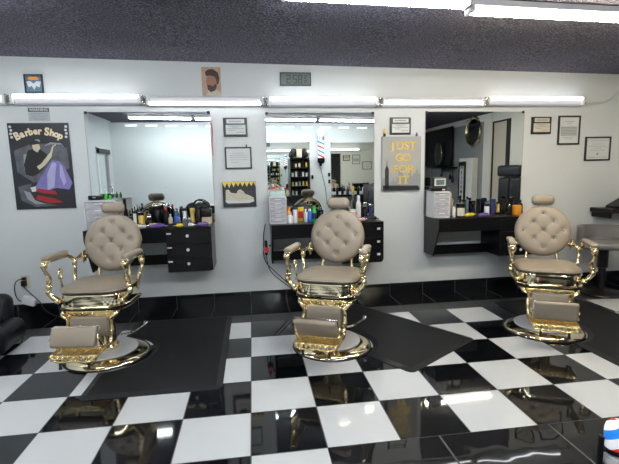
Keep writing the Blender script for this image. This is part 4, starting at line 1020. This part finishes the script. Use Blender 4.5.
b = MB(); b.rbox((-.13, 0, .11), (.13, .14, .21), .05, 4, Matrix.Rotation(.3, 3, 'Y')); b.build('pouch', M['black'], r)
b = MB(); b.rbox((.13, 0, .11), (.13, .14, .21), .05, 4, Matrix.Rotation(-.3, 3, 'Y')); b.build('pouch', M['black'], r)
MB().rbox((0, 0, .105), (.13, .12, .205), .02, 3).build('centre_box', M['paper_c'], r)
random.seed(9)
for i in range(9):
    c = ['black', 'black', 'navy', 'goldink', 'black', 'white', 'black', 'black', 'greyp'][i]
    nm = {'black': 'black', 'navy': 'navy blue', 'goldink': 'gold', 'white': 'white', 'greyp': 'grey'}[c]
    bottle((2.02 + i * .125, YF + .2, .9305), .032, .17 + .09 * random.random(), f'{nm} pump bottle in the row on the opposite station, number {i + 1} from the pole', c, 'black', 'bottle', 'bottle', 'bottles on the opposite station', neck=.3, capmode='pump')
for i, (x, c, h_, nm) in enumerate(((.42, 'white', .2, 'white'), (.54, 'redp', .28, 'red'), (.64, 'yellow', .24, 'yellow'), (.76, 'teal', .22, 'pale teal'), (.86, 'beige', .18, 'beige'))):
    bottle((x, YF + .22, .9305), .04, h_, f'{nm} bottle left of the shelf cabinet on the opposite station', c, 'white' if i % 2 else 'redp', 'bottle')
for i, (x, z) in enumerate(((1.44, 1.35), (1.84, 1.40), (1.84, 1.24))):
    r = empty('wall_hook_tool', (x + .03, YF, z), ['black key ring on a hook between cabinet and barber pole, seen in mirror', 'black box switch on the opposite wall, upper one', 'black box switch on the opposite wall, lower one'][i], 'hook')
    MB().rbox((0, .02, 0), (.05, .036, .09), .008, 2).build('body', M['black'], r); MB().cyl((0, .001, .06), (0, .02, .06), .006, 8).build('hook', M['chrome'], r)
r = empty('light_switch', (-1.86, YF, 1.20), 'white double light switch on the bare wall reflected in the left mirror', 'switch')
MB().rbox((0, .004, 0), (.11, .006, .115), .002, 1).build('plate', M['white'], r)
for s in (-1, 1): MB().rbox((s * .024, .009, 0), (.03, .004, .06), .001, 1).build('rocker', M['paper'], r)
# black barber chair of the opposite station, seen from the front mirror
r = empty('styling_chair', (2.75, -3.62, 0), 'black styling chair with pale striped cape at the opposite station, in the mirror', 'salon chair', None, math.radians(200))
MB().lathe([(.28, 0), (.285, .012), (.26, .03), (.05, .05), (.045, .40)], n=32).build('base', M['chrome'], r)
MB().rbox((0, 0, .47), (.50, .48, .12), .05, 4).build('seat', M['blkleather'], r)
MB().rbox((0, .24, .80), (.46, .10, .52), .045, 4, rotX(-.12)).build('backrest', M['blkleather'], r)
for s in (-1, 1): MB().tube(catmull([(s * .27, .20, .55), (s * .29, .18, .70), (s * .29, -.15, .71), (s * .27, -.18, .50)], 5), .022, 8).build('armrest', M['black'], r)
r = empty('striped_cape', (2.74, -3.865, .62), 'black cape with white stripes hanging over the mirrored styling chair', 'cape', None, math.radians(200))
b = MB(); b.rbox((0, .10, .24), (.50, .025, .62), .012, 3, rotX(-.12)); b.build('cloth', M['black'], r)
for i in range(6): MB().tube([(-.22 + i * .07, .118 + .0, -.02), (-.20 + i * .08, .150, .26), (-.16 + i * .07, .168, .45)], .010, 6).build('white_stripe', M['white'], r)

# right wall goods, seen in the right mirror
r = empty('television', (XR, -4.78, 1.985), 'large dark wall television reflected in the right mirror', 'television')
MB().rbox((-.06, 0, 0), (.05, 1.50, .90), .008, 2).build('casing', M['black'], r); MB().span((-.087, -.73, -.43), (-.0855, .73, .43)).build('screen', M['screen'], r)
MB().span((-.034, -.2, -.2), (-.001, .2, .2)).build('mount', M['black'], r)
r = empty('round_mirror', (XR, -3.19, 2.24), 'round gold-rimmed wall mirror reflected in the right mirror', 'mirror')
RY = Matrix.Rotation(-PI / 2, 3, 'Y')
MB().lathe([(.26, .012), (.262, .018), (.25, .020)], n=40, R=RY).build('glass', M['mirror'], r)
b = MB(); b.tube([(-.02, .285 * math.cos(a), .285 * math.sin(a)) for a in [2 * PI * k / 40 for k in range(41)]], .022, 8)
for k in range(8): b.ell((-.03, .30 * math.cos(k * PI / 4), .30 * math.sin(k * PI / 4)), (.018, .035, .035), 8)
b.build('gold_rim', M['gold'], r)
r = empty('wall_ledge', (XR, -4.25, 1.50), 'narrow dark ledge under the television, reflected in the right mirror', 'shelf')
MB().rbox((-.14, 0, 0), (.276, .80, .03), .004, 1).build('board', M['black'], r)
r = empty('oval_mirror', (XR - .2, -4.45, 1.516), 'oval standing mirror in front of the television, seen in the right mirror', 'mirror')
MB().lathe([(.19, -.01), (.19, .01)], (0, 0, .31), 36, Matrix(((0, 0, -1), (.85, 0, 0), (0, 1.32, 0)))).build('glass', M['mirror'], r)
MB().tube([(0, .175 * math.cos(a), .31 + .265 * math.sin(a)) for a in [2 * PI * k / 40 for k in range(41)]], .016, 8).build('silver_rim', M['chrome'], r)
MB().rbox((0, 0, .015), (.10, .22, .028), .006, 2).rbox((0, 0, .035), (.03, .05, .03), .006, 2).build('foot', M['black'], r)
for i, (y, h_) in enumerate(((-3.86, .34), (-3.99, .26), (-4.42, .20))):
    r = empty('hanging_tool', (XR - .12, y, 1.484), ['longest black brush hanging under the ledge, seen in the right mirror', 'middle black brush hanging under the ledge', 'short black tool hanging under the ledge, furthest back'][i], 'brush')
    MB().tube([(0, 0, -.001), (0, 0, -h_ * .5)], .008, 8).build('handle', M['black'], r); MB().ell((0, 0, -h_ * .75), (.03, .04, h_ * .26), 10).build('head', M['black'], r)
r = empty('white_locker', (XR - .066, -3.27, 0), 'tall white locker carrying a vertical lettered sign, reflected in the right mirror', 'cabinet')
MB().rbox((0, 0, .845), (.13, .56, 1.69), .006, 1).build('body', M['trim'], r)
r = empty('vertical_sign', (XR - .132, -3.38, 1.20), 'vertical black-framed sign with stacked black letters, reflected in the right mirror', 'sign')
MB().rbox((-.010, 0, 0), (.018, .30, .84), .004, 1).build('frame', M['black'], r); MB().span((-.0215, -.085, -.39), (-.0195, .085, .33)).build('panel', M['paper'], r)
t = MB()
for i, ch in enumerate('WELCOME'): text_into(t, ch, .095, 0, .285 - i * .102, 0, .001, 1.1, .003)
t.v = [(-.0222 + yy, -xx, zz) for xx, yy, zz in t.v]; t.build('lettering', M['inkd'], r)
r = empty('leather_recliner', (XR - .42, -1.56, 0), 'tall black leather reclining chair by the right wall, seen in the right mirror', 'chair', None, math.radians(-90))
MB().rbox((0, -.05, .32), (.66, .56, .20), .06, 4).build('seat', M['blkleather'], r)
for s in (-1, 1): MB().rbox((s * .165, .26, .88), (.315, .14, .84), .04, 4).build('back_panel', M['blkleather'], r)
MB().rbox((0, .25, 1.41), (.68, .17, .20), .05, 4).build('headrest', M['blkleather'], r)
for s in (-1, 1): MB().rbox((s * .375, -.05, .42), (.08, .5, .22), .035, 3).build('armrest', M['blkleather'], r)
MB().rbox((0, 0, .11), (.5, .5, .218), .02, 2).build('base', M['black'], r)
